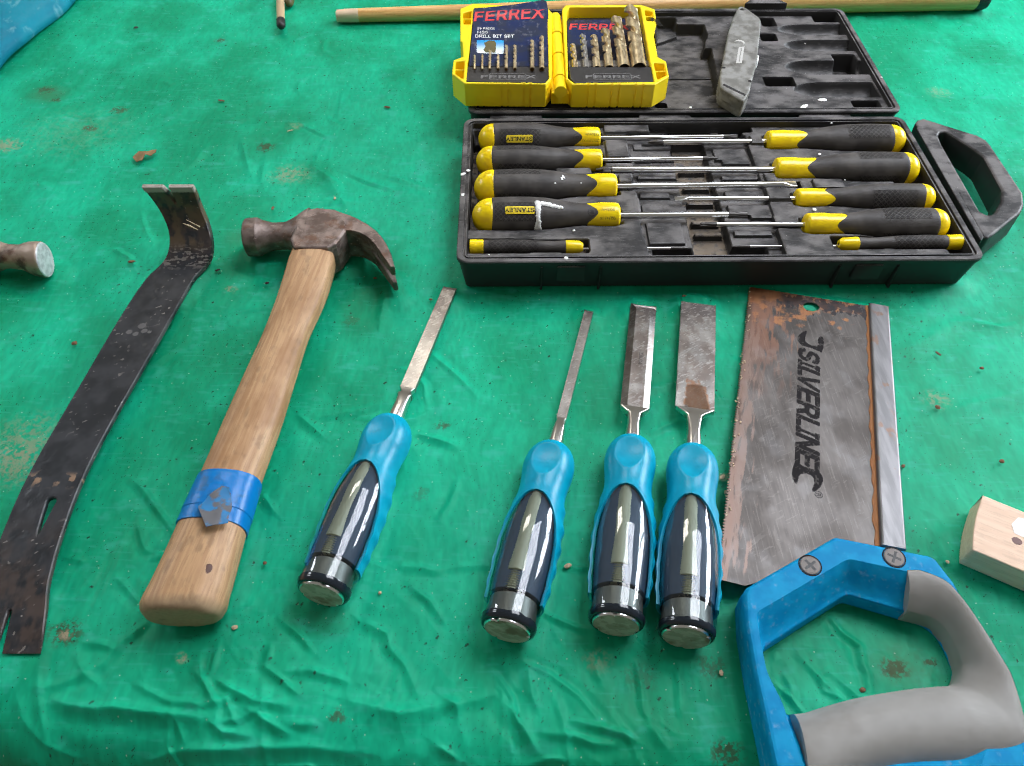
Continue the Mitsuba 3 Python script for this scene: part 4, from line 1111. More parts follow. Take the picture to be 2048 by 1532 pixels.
made = [screwdriver(d) for d in DR]
for i, pc, tc in ((0, 56, .335), (3, 33, .322)):
    s, M, Lc = made[i]; R = DR[i][3]
    g = Polygon(rrect(-11.0, 11.0, -3.0, 3.0, 1.2))
    fv, ff = fine(g, 1.2)
    bk = part(s, 'badge', wrap(fv, ff, M, R, Lc, tc, pc, .42), 'badge_yellow', True, M)
    v, f = text('STANLEY', 3.0, .1, True, 1.18)
    part(bk, 'lettering', wrap(v, f, M, R, Lc, tc, pc, .5), 'print_black', False, M)
def collar_text(i, lines, pc, tc):
    s, M, Lc = made[i]; R = DR[i][3]
    for tx, dp in lines:
        v, f = text(tx, 1.9, .05, False, 1.0)
        part(s, 'size_print', wrap(v, f, M, R, Lc, tc, pc + dp, .10), 'print_black', False, M)
    ring = Polygon(rrect(-3.4, 3.4, -3.4, 3.4, 3.39)).difference(Polygon(rrect(-2.8, 2.8, -2.8, 2.8, 2.79)))
    mk = [fine(ring, 1.2)]
    inner = Polygon([((1.9 if k % 2 else 1.25) * math.cos(k * math.pi / 6), (1.9 if k % 2 else 1.25) * math.sin(k * math.pi / 6)) for k in range(12)]).difference(Point(0, 0).buffer(.5)) if i == 0 else Polygon(rrect(-1.3, 1.3, -1.5, 1.5, .2))
    mk.append(fine(inner, 1.2))
    v, f = cat(*mk)
    part(s, 'tip_symbol', wrap(v, f, M, R, Lc, co_ - .01, pc, .16), 'print_black', True, M)
co_ = .815
collar_text(0, [('TT20x4in', -14), ('TT20x100mm', 18)], 52, .93)
collar_text(3, [('SQ2x4in', -8), ('SQ2x100', 28)], 34, .91)
# dried paint on the grips
def strokes(circ, seed):
    g = unary_union([Point(x, y).buffer(r) for x, y, r in circ])
    return g.buffer(-.3).buffer(.3)
s, M, Lc = made[3]; R = DR[3][3]
circ = []
r_ = np.random.default_rng(3)
for k in range(26):
    q = k / 25; circ.append((-(.443 - .322) * 0 + r_.normal(0, .2), -8.5 + 21 * q, 2.1 + .5 * r_.random() - 1.0 * math.sin(q * 3.1) ** 2 * .9 + (.6 if q > .92 else 0)))
for k in range(14): circ.append((-3.0 - k * 1.15, -8.0 + .30 * k + r_.normal(0, .25), 2.1 - .07 * k))
g = strokes(circ, 1); g = max(getattr(g, 'geoms', [g]), key=lambda q: q.area)
fv, ff = fine(g, .9)
dd = np.array([Point(p[:2]).distance(g.boundary) for p in fv])
fv[:, 2] = .8 * (1 - np.exp(-dd / .5)) + .12
part(s, 'paint_splash', wrap(fv, ff, M, R, Lc, .443, 42, .2), 'paint_white', True, M, label='dried white paint splash')
s, M, Lc = made[2]; R = DR[2][3]
fl_ = []
for x, y, r in ((0, 0, .9), (1.2, 1.0, .7), (-.9, .8, .6), (.3, -1.2, .6), (.9, 2.2, .8), (6.5, 6.0, .7), (-14, 4, .5)):
    g = Point(x, y).buffer(r); fv, ff = fine(g, .6); fv[:, 2] = .35; fl_.append((fv, ff))
fv, ff = cat(*fl_)
part(s, 'paint_fleck', wrap(fv, ff, M, R, Lc, .62, 12, .15), 'paint_white', True, M, label='small flecks of white paint')

for B, E, Tp, R, rs, roll, label in SM:
    s = thing('precision_screwdriver', label, 'screwdriver', 'thin precision screwdrivers in the front slots')
    M = frame(B, E); Lc = float(np.linalg.norm(np.array(E) - B)); Lt = float(np.linalg.norm(np.array(Tp) - B))
    M2 = frame((B[0], B[1], 21.3), (Tp[0], Tp[1], 21.3))
    part(s, 'end_cap', lathe([(0, .02), (0, R * .8), (.6, R), (Lc * .06, R), (Lc * .065, R * .95), (Lc * .12, R * .98), (Lc * .123, R * .9), (Lc * .128, R * .9)], 32, False), 'driver_yellow', 35, M)
    q = np.linspace(.125, .86, 60); r = R * np.interp(q, [.125, .3, .5, .62, .75, .84, .86], [.92, 1.0, .95, .82, .74, .86, .86])
    ph = np.linspace(0, 2 * np.pi, 33) + math.radians(roll) - np.pi
    P = np.stack([np.outer(r, np.sin(ph)), np.repeat((q * Lc)[:, None], 33, 1), np.outer(r, np.cos(ph))], -1)
    uv = np.stack([np.broadcast_to((ph - math.radians(roll)) * R * .9, P.shape[:2]), P[..., 1] * .95 + 4], -1).reshape(-1, 2)
    part(s, 'grip', grid(P), 'grip_rubber', True, M, uv=uv)
    part(s, 'collar', lathe([(Lc * .84, R * .84), (Lc * .86, R * .9), (Lc * .97, R * .80), (Lc, R * .5), (Lc, rs)], 32, False), 'driver_yellow', 35, M)
    part(s, 'shaft', lathe([(Lc - 2, rs), (Lt - 13, rs)], 16, False), 'chrome', True, M2)
    part(s, 'tip', lathe([(Lt - 13, rs), (Lt - 13, rs * 1.4), (Lt - 7, rs * 1.4), (Lt, rs * .5), (Lt, .01)], 16, False), 'blackened_tip', 35, M2)

# ------------------------------------------------------------------ drill bit box on the lid
db = thing('drill_bit_box', 'open yellow plastic drill bit box lying on the case lid', 'drill bit box')
ZB, ZT = 30.2, 52.0
def groove(poly, cuts, axis_y):
    g = Polygon(poly)
    for x in cuts: g = g.difference(shapely.box(x - .75, axis_y - 4, x + .75, axis_y + 1.3))
    return g
oL = round_poly([(-50.1,750.4),(-37.8,761.0),(34.3,752.4),(38.4,742.9),(34.1,623.2),(28.9,612.5),(-40.6,614.0),(-52.1,630.4),(-51.9,652.8),(-43.5,659.2),(-45.4,684.9),(-47.4,688.3)], 1.6)
oR = round_poly([(48.3,749.1),(52.2,758.0),(125.8,758.5),(137.8,749.1),(136.3,720.9),(130.8,697.4),(129.9,658.6),(136.2,650.7),(135.5,625.4),(121.7,612.1),(51.5,612.1),(46.4,622.4)], 1.6)
hL = [(-36.8,752.4),(33.6,747.3),(31.7,622.4),(28.0,614.4),(-39.5,616.8)]
hR = [(52.2,744.1),(55.6,753.4),(124.2,754.2),(121.7,616.8),(53.2,614.4),(48.3,622.4)]
pL = [[(-47.2,741.6),(-39.0,746.6),(-38.8,719.0),(-45.6,719.0)], [(-49.8,650.1),(-41.9,651.2),(-41.9,620.4),(-49.5,630.4)]]
pR = [[(127.6,748.4),(135.1,744.1),(133.8,725.2),(127.2,726.2)], [(124.9,648.6),(134.1,646.5),(133.9,628.0),(124.9,620.0)]]
for o, h, ps, nm, cuts in ((oL, hL, pL, 'left_half', [-29.6,-24.7,-8.8,-3.5,10.2,15.6]), (oR, hR, pR, 'right_half', [65.1,71.3,85.1,91.6,105.6,111.9])):
    yb = o.bounds[1]
    body = o
    for x in cuts: body = body.difference(shapely.box(x - .8, yb - 3, x + .8, yb + 1.7))
    for q in [h] + ps: body = body.difference(round_poly(q, .8))
    body = body.buffer(-.15).buffer(.15)
    if body.geom_type != 'Polygon': body = max(body.geoms, key=lambda q: q.area)
    half_ = part(db, 'case_half', prism(body, ZB, ZT, .9, .9, step=3.0), 'box_yellow', 35)
    part(half_, 'floor', prism(o.buffer(-1.2), ZB + .6, ZB + 4.5), 'box_yellow', 35)
    for q in ps:
        q = np.array(q); c = q.mean(0)
        part(half_, 'rib', box(c[0] - 6.5, c[0] + 6.5, c[1] - .7, c[1] + .7, ZB + 2, ZT - 1.0, .3), 'box_yellow', 35)
    lines = []
# hinge: a barrel with knuckles between the halves
hx, hy0, hy1 = 41.9, 612.0, 747.4
kn = np.linspace(hy0, hy1, 8)
for a, b, w in zip(kn[:-1], kn[1:], (0, 1, 0, 1, 0, 1, 0)):
    part(db, 'hinge_knuckle', moved(lathe([(a + .5, .01), (a + .5, 5.4 + .5 * w), (b - .5, 5.4 + .5 * w), (b - .5, .01)], 28, False), d=(hx, 0, 44.8)), 'box_yellow', 35)
part(db, 'hinge_web', box(hx - 7.8, hx + 7.8, hy0 + 1, hy1 - 2, ZB + 3, 43.5, 1.2), 'box_yellow', 35)
lt = [(131.7,732.3),(135.7,733.5),(136.3,722.6),(135.7,704.9),(132.2,682.1),(130.8,679.9),(132.6,702.6),(130.7,706.1)]
part(db, 'latch', cat(prism(round_poly(lt, .5), 36, 51.5, 1.2), *[moved(box(-3.2, 3.2, -.5, .5, 0, 1.2, .3), rotz(-.5), (lt[0][0] + 4.5 + k * .6, lt[0][1] - 4 - k * 3.0, 51.3)) for k in range(5)]), 'print_black', 35)
# inserts, cards and holder strips
part(db, 'insert', prism(round_poly(hR, .5).buffer(-.3), ZB + 4.4, 41.5), 'insert_black', 35)
part(db, 'insert', prism(round_poly(hL, .5).buffer(-.3), ZB + 4.4, 41.5), 'insert_black', 35)
sR = [(50.3,644.8),(122.9,644.8),(122.1,620.3),(54.0,618.3),(50.3,625.9)]
sL = [(-39.6,645.4),(32.6,645.4),(31.9,625.9),(28.3,618.0),(-39.9,620.3)]
stR = part(db, 'holder_strip', prism(round_poly(sR, .6), 41.2, 50.2, .8), 'insert_black', 35)
stL = part(db, 'holder_strip', prism(round_poly(sL, .6), 41.2, 50.2, .8), 'insert_black', 35)
part(db, 'ledge', prism(round_poly([(51.1,664.3),(125.1,665.3),(124.7,654.0),(50.8,654.0)], .2), 41.2, 45.5, .5), 'insert_grey', 35)
def label_frame(parent, c, w, h):
    x, y = c
    g = Polygon(rrect(-w / 2, w / 2, -h / 2, h / 2, 1.6)).difference(Polygon(rrect(-w / 2 + .55, w / 2 - .55, -h / 2 + .55, h / 2 - .55, 1.1)))
    part(parent, 'frame', moved(prism(g, 0, .35), d=(x, y, 50.15)), 'insert_grey', False)
    part(parent, 'lettering', moved(text('FERREX', h * .50, .3, True, 1.9), d=(x, y, 50.15)), 'insert_grey', False)
label_frame(stL, (-3.7,627.6), 32, 10)
label_frame(stR, (87.0,627.6), 33, 10)
cardR = [(53.5,733.4),(55.1,742.0),(59.5,746.4),(124.9,749.9),(125.5,663.7),(51.3,663.2)]
cr = part(db, 'card', prism(round_poly(cardR, .3), 41.4, 42.6), 'card', 35, label='dark blue card with red lettering behind the large bits')
cc = (83.3,733.2)
v, f = text('FERREX', 11.0, .15, True, 1.0, 0)
v[:, 0] *= 57.0 / (v[:, 0].max() - v[:, 0].min()); v[:, 0] += .15 * v[:, 1]
part(cr, 'lettering', moved((v, f), d=(cc[0], cc[1], 42.6)), 'red_print', False)
# the left card stands a little proud, with a fold near its top
pts = [(-36.7,750.2),(-3.5,755.8),(30.4,763.0),(33.5,760.4),(34.6,750.7),(33.8,693.1),(32.5,645.1),(-3.2,645.1),(-38.0,646.1),(-37.2,693.1)]
fv, ff = fine(Polygon(pts).buffer(.01), 3.0)
y0_, y1_ = fv[:, 1].min(), fv[:, 1].max()
def card_z(x, y):
    q = (y - y0_) / (y1_ - y0_)
    return 50.4 + 2.0 * q + 2.6 * np.exp(-((q - .80) / .05) ** 2) * np.clip((x + 40) / 40, .4, 1) + 2.2 * np.clip((q - .9) / .1, 0, 1) * np.clip((x + 30) / 60, 0, 1)
fv[:, 2] = card_z(fv[:, 0], fv[:, 1])
cl_ = part(db, 'card', cat((fv, ff), (fv - [0, 0, .4], ff[:, ::-1])), 'card', True, label='dark blue card with red and white lettering, fold near its top')
def on_card(px_c, w, name, tx, mat_, bold=True, h=None, slant=0.0, rot=0.0, sx=1.0):
    v, f = text(tx, h, .12, bold, 1.0, 0)
    k = w / (v[:, 0].max() - v[:, 0].min())
    v[:, 0] *= k; v[:, 0] += slant * v[:, 1]
    m = trimesh.Trimesh(v, f, process=False).subdivide_to_size(3.0)
    v = xf(np.array(m.vertices), rotz(rot)) + [px_c[0], px_c[1], 0]
    v[:, 2] += card_z(v[:, 0], v[:, 1]) + .12
    part(cl_, name, (v, np.array(m.faces)), mat_, False)
on_card((-3.2,735.7), 67, 'lettering', 'FERREX', 'red_print', h=15.5, rot=.085, slant=.15)
on_card((-24.6,711.3), 16.5, 'lettering', '19 PIECE', 'white_print', h=3.0)
on_card((-27.3,704.5), 10, 'lettering', 'HSS', 'white_print', False, h=4.4)
on_card((-16.2,697.2), 36, 'lettering', 'DRILL BIT SET', 'white_print', h=5.0)
pc_ = [(-32.2,690.1),(-7.6,690.1),(-7.2,667.2),(-8.2,665.7),(-30.7,667.5),(-31.8,669.4)]
fv, ff = fine(Polygon(pc_), 4.0); fv[:, 2] = card_z(fv[:, 0], fv[:, 1]) + .1
pk = part(cl_, 'picture', (fv, ff), 'card_picture', True)
fv, ff = fine(Polygon([(-25.4,684.9),(-21.2,689.4),(-16.2,688.8),(-14.5,684.9),(-14.7,667.5),(-23.9,668.3),(-25.9,672.7),(-24.1,678.2)]), 4.0); fv[:, 2] = card_z(fv[:, 0], fv[:, 1]) + .2
part(pk, 'bit_print', (fv, ff), 'olive', True)

def bit(label, base, tip, R, shank, m='drill_steel', group=None):
    s = thing('drill_bit', label, 'drill bit', group)
    M = frame(base, tip); L = float(np.linalg.norm(np.array(tip) - base))
    part(s, 'shank', lathe([(-2, R), (shank * L, R), (shank * L, .01)], 24, False), m, 40, M)
    a = np.linspace(0, 2 * np.pi, 40, endpoint=False); Rg = []
    n = max(24, int(L / (R * .28)))
    for q in np.linspace(0, 1, n):
        t = (shank - .02 + (1.02 - shank) * q) * L
        tw = (t / (R * 7.6)) * 2 * np.pi
        e = np.abs(np.cos(a))
        r = R * (.40 + .60 * np.clip((e - .36) / .22, 0, 1) ** .7)
        r = r * (1 - .12 * np.clip((e - .93) / .05, 0, 1) * 0)
        point = min(1, (1 - q) * L * (1 - shank) / (R * .75) + .04)
        grow = min(1, q * L * (1 - shank) / (R * 1.2)); r = (1 - grow) * R * .96 + grow * r
        r = np.minimum(r, R * point) if point < 1 else r
        Rg.append(np.stack([r * np.cos(a + tw), np.full(40, t), r * np.sin(a + tw)], 1))
    part(s, 'flute', loft(Rg), m, 30, M)
LB = [((-32.6,638.3,52.6),(-33.0,655.7,55.2),0.9),((-26.0,638.3,52.6),(-26.3,655.9,55.2),1.0),((-19.4,638.3,52.6),(-19.6,664.3,55.2),1.15),((-12.1,638.3,52.6),(-12.4,655.9,55.2),1.25),((-5.0,638.3,52.6),(-5.1,673.1,55.2),1.5),((2.5,638.3,52.6),(2.5,673.1,55.2),1.5),((17.6,638.3,52.6),(18.1,682.0,55.2),1.9),((26.0,638.3,52.6),(27.0,689.4,55.2),2.1)]
names = ['thinnest short gold drill bit at the left end of the card', 'second thin gold drill bit from the left, very short', 'thin gold drill bit over the printed picture, third from left', 'short stub drill bit just right of the picture', 'thin spiral drill bit, fifth from the left in the yellow box', 'thin spiral drill bit left of the empty socket', 'gold drill bit right of the empty socket', 'longest bit of the left half, beside the hinge']
for (b, t, r), nme in zip(LB, names): bit(nme, b, t, r, .30, group='small drill bits standing in the left half of the yellow box')
RB = [((55.8,646.8,48.0),(55.3,684.1,50.0),2.6,0.12),((65.6,646.8,48.0),(65.1,700.1,51.0),2.8,0.18),((75.1,646.8,48.0),(75.2,696.7,52.0),3.4,0.22),((85.9,646.8,48.0),(86.4,708.6,52.0),4.0,0.3),((99.1,646.8,48.0),(98.1,728.0,54.0),5.2,0.34),((112.3,646.8,48.0),(113.0,743.7,56.0),6.4,0.34)]
names = ['smallest gold bit of the right half, nearest the hinge', 'silver grey drill bit second from the hinge', 'brownish drill bit third from the hinge in the right half', 'medium gold drill bit with a notch, fourth from the hinge', 'second largest gold drill bit, covering part of the red lettering', 'largest gold drill bit, tip rising over the far rim of the box']
for i, ((b, t, r, k), nme) in enumerate(zip(RB, names)): bit(nme, b, t, r, k, 'drill_steel_grey' if i == 1 else 'drill_steel', 'larger drill bits standing in the right half of the yellow box')

# ------------------------------------------------------------------ utility knife on the lid
kn_ = thing('utility_knife', 'worn grey metal utility knife lying across the case lid', 'knife')
kp = [(222.2,765.9),(224.7,770.5),(228.2,771.0),(231.4,767.1),(240.3,747.0),(240.5,741.5),(236.5,724.1),(220.1,660.6),(212.9,639.8),(204.4,613.3),(197.7,600.1),(195.6,598.8),(182.3,617.2),(180.5,622.0),(183.3,639.8),(189.6,663.0),(196.5,687.1),(203.7,715.0),(214.3,747.0)]
hole_ = Point((226.5,764.8)).buffer(2.0)
g = round_poly(kp, 1.5).difference(hole_)
part(kn_, 'body', prism(g, 27.5, 45, 1.8, 2.5, steps=5, step=2.0), 'knife_grey', 45)
sl = [(182.9,623.3),(184.4,625.9),(200.1,608.6),(198.8,605.6)]
part(kn_, 'nose', prism(round_poly(sl, .2), 40, 45.15, .1), 'print_black', 35, label='dark open blade slot')
part(kn_, 'nose_edge', prism(round_poly([(185.1,628.0),(199.3,609.8),(200.9,611.9),(186.1,630.2)], .2), 29, 38, .6), 'knife_grey', 35)
part(kn_, 'slider', prism(round_poly([(225.3,680.1),(226.4,678.2),(224.3,670.5),(221.5,666.2)], .4), 36, 43, .8), 'paint_white', 35)
rc = np.array([(209.2,689.2),(214.7,690.5),(206.6,660.7),(201.2,660.2)])
gg = Polygon(rc).difference(Polygon(inset(rc[::-1], 2.1)).buffer(0)) if Polygon(rc).exterior.is_ccw is False else Polygon(rc).difference(Polygon(inset(rc, 2.1)).buffer(0))
part(kn_, 'logo_plate', prism(gg, 44.8, 45.2), 'mark_grey', False)
cres = Point((211.7,698.1)).buffer(4.6)
cres = cres.difference(Point(np.array(cres.centroid.coords[0]) + [-1.2, -1.9]).buffer(4.2))
cres = max(getattr(cres, 'geoms', [cres]), key=lambda q: q.area)
part(kn_, 'crescent_mark', prism(cres, 44.8, 45.2), 'mark_grey', False)
for q in [(188.7,652.6),(207.9,629.9)]:
    part(kn_, 'pin', prism(Point(q).buffer(1.6), 43, 45.15), 'print_black', False)

# ------------------------------------------------------------------ tenon saw
saw = thing('tenon_saw', 'rusty tenon saw with blue and grey plastic handle', 'saw')
TL, BL_, BR = np.array([177.4, 416.0]), np.array([111.6, 180.0]), np.array([124.6, 176.3])
d = BL_ - TL; L = np.linalg.norm(d); d /= L; n_ = np.array([d[1], -d[0]])       # n_ points away from the blade
edge = []
nt = 118
for k in range(nt):
    s = k / nt * L
    edge += [TL + d * s, TL + d * (s + .70 * L / nt) + n_ * 1.75 * (1 if k % 7 else .7)]
spine_in0, spine_in1 = np.array([257.5, 395.5]), np.array([202.0, 199.0])
outl = list(edge) + [BL_, BR, (150, 183.5), (205, 184), (212, 199), (266.5, 393.2)]
bg = Polygon(outl).buffer(0)
if bg.geom_type != 'Polygon': bg = max(bg.geoms, key=lambda q: q.area)
bg = bg.difference(shapely.affinity.scale(Point(216.2, 394.7).buffer(1.0, 24), 5.7, 4.6))
def tilt(m):
    v, f = VF(m); v = v.copy(); v[:, 2] += 1.6 + .0415 * (416 - v[:, 1]); return v, f
blade = part(saw, 'blade', tilt(prism(bg, 0, .9)), 'saw_steel', False)
part(saw, 'spine', tilt(prism(Polygon([(257.4, 395.6), (270.4, 391.8), (216.5, 196), (203.5, 199)]).buffer(-.4).buffer(.4), -3.4, 4.4, 1.4, 1.4, step=20)), 'spine_metal', 40, label='dull metal spine folded over the back of the blade')
part(saw, 'rust_line', tilt(prism(Polygon([(256.0, 396.0)] + [(256.0 + (202.2 - 256.0) * t - .6 * math.sin(t * 37) * t - .5 * math.sin(t * 91) - 1.3 * t, 396 - 196 * t) for t in np.linspace(.02, 1, 60)] + [(206, 200), (257.8, 395.6)]).buffer(0), .5, 1.5, .3)), 'rust_orange', 40, label='line of orange rust along the spine')
# printed word with a spanner jaw at each end
p0, p1 = np.array((203.7,351.7)), np.array((177.2,252.8))
dx = (p1 - p0) / np.linalg.norm(p1 - p0); ux = np.array([-dx[1], dx[0]])
Mx = np.eye(4); Mx[:2, 0] = dx; Mx[:2, 1] = ux
v, f = fat_text('SILVERLINE', 14.6, float(np.linalg.norm(p1 - p0)) - 1, .30, .42, .30)
Mx[:2, 3] = (p0 + p1) / 2
v = xf(v, Mx)
part(blade, 'lettering', tilt((v + [0, 0, .92], f)), 'logo_black', False)
def arc_band(c, r0, r1, a0, a1, taper=True):
    a = np.radians(np.linspace(a0, a1, 40)); q = np.linspace(0, 1, 40)
    w = np.sin(np.pi * np.clip(q * .86 + .07, 0, 1)) ** .55 if taper else 1
    o = np.stack([c[0] + r1 * np.cos(a), c[1] + r1 * np.sin(a)], 1)
    i = np.stack([c[0] + (r1 - (r1 - r0) * w) * np.cos(a), c[1] + (r1 - (r1 - r0) * w) * np.sin(a)], 1)
    return Polygon(np.vstack([o, i[::-1]]))
def jaw(px, flip=False):
    g = Polygon(px); g = g.buffer(.5).buffer(-.5)
    return prism(g, 0, .06)
j0 = [(206.2,369.9),(202.8,368.3),(199.3,364.6),(197.9,361.3),(198.2,358.2),(199.7,355.5),(206.0,352.8),(211.5,348.8),(213.8,353.0),(215.7,358.7),(216.1,362.2),(216.0,364.1),(214.4,364.6),(212.6,362.0),(211.5,358.7),(211.9,356.4),(209.9,355.3),(206.7,355.3),(204.0,357.4),(203.0,360.5),(204.5,364.6),(206.9,369.5)]
j1 = [(171.2,257.8),(168.5,252.9),(167.0,248.5),(166.7,245.0),(167.2,242.0),(168.0,241.3),(169.3,243.3),(170.7,246.8),(172.4,248.5),(175.5,248.9),(178.1,247.6),(179.3,245.5),(178.6,241.6),(176.1,237.4),(176.2,236.0),(177.8,236.1),(181.5,239.1),(184.0,242.9),(184.8,245.9),(184.1,249.4),(180.9,251.6),(175.6,253.9)]
for j in (j0, j1): part(blade, 'logo_jaw', tilt(moved(jaw(j), d=(0, 0, .92))), 'logo_black', False)
rc_ = (179.1,233.8)
part(blade, 'trade_mark', tilt(moved(cat(prism(Point(rc_).buffer(2.3).difference(Point(rc_).buffer(1.9)), 0, .06), moved(text('R', 2.4, .06, True), rotz(math.atan2(dx[1], dx[0])), (*rc_, 0))), d=(0, 0, .92))), 'logo_black', False)
# handle
HO = np.array([(174.9,199.4),(121.7,170.5),(119.3,167.0),(117.0,151.0),(116.4,125.5),(117.1,87.0)] + [(117.5, 74), (121, 58), (200, 48), (236, 56), (243, 80), (241.5, 98)] + [(239.8,104.5),(238.7,109.2),(230.2,172.4),(225.1,186.3),(222.4,188.2)])
go = round_poly(HO, 4.0)
HI = [(178.3,172.0),(152.1,157.2),(127.4,143.0),(126.8,130.2),(126.8,118.7),(128.8,114.0),(133.5,110.7),(138.8,110.7),(164.0,117.0),(196.0,122.0),(216.4,123.9),(222.0,128.5),(225.4,134.9),(224.5,146.4),(222.8,153.2),(217.3,159.1),(205.9,162.6)]
HR_ = [(178.2,185.9),(150.0,170.7),(123.3,156.2),(122.6,141.6),(122.6,126.3)] + [(127.0, 112), (128.5, 98), (131.0, 82), (163, 78), (205, 78)] + [(229.1,112.6),(233.9,122.2),(232.8,135.2),(228.5,159.1),(223.6,169.6),(215.8,177.1),(207.3,178.5)]
def ringz(p, z):
    p = np.asarray(p, float); return np.column_stack([p, np.broadcast_to(z, len(p))])
def smooth_closed(p, n):
    p = np.asarray(p); return p
A = np.vstack([ringz(HR_, 25)]); B_ = ringz(HI, 10.5); C_ = ringz(np.array(HI), 1.0)
segs = [max(1, int(np.linalg.norm(HR_[(i + 1) % len(HR_)] - np.array(HR_[i])) / 2.0)) for i in range(len(HR_))]
def rs_(Rg):
    out = []
    for i in range(len(Rg)):
        a, b = Rg[i], Rg[(i + 1) % len(Rg)]
        for k in range(segs[i]): out.append(a + (b - a) * k / segs[i])
    out = np.array(out)
    for _ in range(2): out = .5 * out + .25 * (np.roll(out, 1, 0) + np.roll(out, -1, 0))
    return out
A, B_, C_ = rs_(A), rs_(B_), rs_(C_)
lev = []
for q in np.linspace(0, 1, 9):
    w = q ** .72; zq = 25 - (1 - math.sqrt(max(0, 1 - q * q))) * 3.0 - q * 10.5 * .0
    Rr = A[:, :2] + (B_[:, :2] - A[:, :2]) * w
    z = 25 + (10.5 - 25) * (1 - (1 - q) ** 1.9)
    lev.append(np.column_stack([Rr, np.full(len(A), z)]))
lev.append(C_)
orr = rings_of(go, 2.5)[0]
outer = [np.column_stack([inset(orr, i), np.full(len(orr), z)]) for i, z in ((3.2, .4), (1.2, 1.4), (0, 4.0), (-.4, 12.5), (0, 21.8), (.6, 23.7), (1.7, 24.8), (3.0, 25.0))]
tf = earcut([orr, lev[0]]); bf = earcut([orr, lev[-1]])
part(saw, 'handle', cat(grid(np.array(outer), cv=True), grid(np.array(lev)[::-1], cv=True), (np.vstack([outer[-1], lev[0]]), tf), (np.vstack([outer[0], lev[-1]]), bf[:, ::-1])), 'saw_blue', 32)
# grey over-moulded grip: stations (inner point, outer point)
ST = [((205.9,162.6), (207.0,179.1), 25.4), ((212.2,160.9), (211.7,179.1), 25.8), ((217.6,159.1), (218.7,176.5), 26.2), ((222.8,153.2), (224.9,172.1), 26.6), ((224.8,145.9), (229.6,162.3), 27),
      ((225.7,135.9), (235.7,137.6), 27.6), ((222.8,129.2), (239.1,113.9), 28.2), ((216.6,123.9), (238, 92), 28.5), ((205.7,122.9), (222, 84.5), 28.5), ((196.0,122.0), (205, 84.0), 28.5),
      ((180.2,119.8), (186, 83.5), 28.6), ((164.0,117.0), (168, 81.0), 28.5), ((151.7,114.0), (150, 76.0), 28.2), ((140.1,111.0), (137, 70.0), 27.6), ((134.0,110.5), (130.5, 68), 26.6)]
from scipy.interpolate import PchipInterpolator as PI
kk = np.arange(len(ST)); II = PI(kk, np.array([s[0] for s in ST])); OO = PI(kk, np.array([s[1] for s in ST])); ZZ = PI(kk, np.array([s[2] for s in ST]))
rg = []
for q in np.linspace(0, len(ST) - 1, 110):
    i, o, zt = II(q), OO(q), float(ZZ(q)); row = []
    nn = (o - i) / np.linalg.norm(o - i)
    blend = np.clip((q - 5.5) / 2.5, 0, 1)          # from a strip on the frame to a full round bar
    for u in np.linspace(0, 1, 22):
        up = math.sqrt(max(0, 1 - (1 - min(u / .46, 1)) ** 2))
        z_strip = 13.0 + (zt - 13.0) * (1 - (1 - min(u / .95, 1)) ** 2.1)
        z_bar = 8.5 + (zt - 8.5) * math.sqrt(max(0, 1 - abs(2 * u - 1) ** 2.3))
        z = z_strip * (1 - blend) + z_bar * blend
        p = i - nn * 1.1 + (o - i + nn * 1.1) * u
        row.append((p[0], p[1], z))
    row = [(i[0] - nn[0] * .7, i[1] - nn[1] * .7, 1.6), (i[0] - nn[0] * 1.2, i[1] - nn[1] * 1.2, 6.0)] + row + [(o[0], o[1], 22.0 * (1 - blend) + 2 * blend)]
    rg.append(row)
part(saw, 'grip', cat(grid(np.array(rg)), fan(np.array(rg[0])), fan(np.array(rg[-1])[::-1])), 'grey_rubber', 50, label='grey rubber grip moulded over the blue handle')
for px in ((156.9,181.9,25.0), (202.5,186.5,25.0)):
    M = rotz(.6 + px[0] * .01, px)
    rim = prism(Point(0, 0).buffer(6.1, 16).difference(Point(0, 0).buffer(5.4, 16)), -.1, .12, .08)
    sc_ = part(saw, 'screw', cat(lathe([(0, .01), (0, 5.3), (.35, 5.2), (.55, 4.6), (.6, .01)], 40, False)), 'screw_steel', 30, M @ np.array([[1, 0, 0, 0], [0, 0, -1, 0], [0, 1, 0, 0], [0, 0, 0, 1.]]))
    part(sc_, 'recess', moved(prism(Polygon([(-3.6, -.7), (-.7, -.7), (-.7, -3.6), (.7, -3.6), (.7, -.7), (3.6, -.7), (3.6, .7), (.7, .7), (.7, 3.6), (-.7, 3.6), (-.7, .7), (-3.6, .7)]), 0, .1), d=(0, 0, .56)), 'print_black', False, M)
    part(saw, 'screw_rim', rim, 'logo_black', 30, M)

# ------------------------------------------------------------------ wooden block, pole, rods, blue cover
wb = thing('wood_block', 'pale wooden block with a brown spot, at the right edge', 'wood block')
bp_ = [(270.1,229.5),(251.1,195.2)]
dvec = np.array((273.8,182.3)) - np.array(bp_[1]); dvec /= np.linalg.norm(dvec)
nrm = np.array(bp_[0]) - np.array(bp_[1])
pa, pb = np.array(bp_[1]), np.array(bp_[0]); side = [pa + (pb - pa) * t + np.array([-1.5, .2]) * math.sin(math.pi * t) for t in np.linspace(0, 1, 6)]
poly = side[::-1] + [pa + dvec * 90, pb + dvec * 90]
poly = [pb] + [s for s in side[::-1][1:]] + [pa + dvec * 90, pb + dvec * 90]
part(wb, 'body', prism(Polygon(poly).buffer(0), .2, 17, .7, .7, step=3), 'block_wood', 30)
bs = (277.5,200.3)
part(wb, 'knot_plug', prism(shapely.affinity.rotate(shapely.affinity.scale(Point(bs).buffer(1, 20), 2.7, 2.3), -30), 16.9, 17.15, .1), 'brown_paint', 30, label='round reddish brown spot')
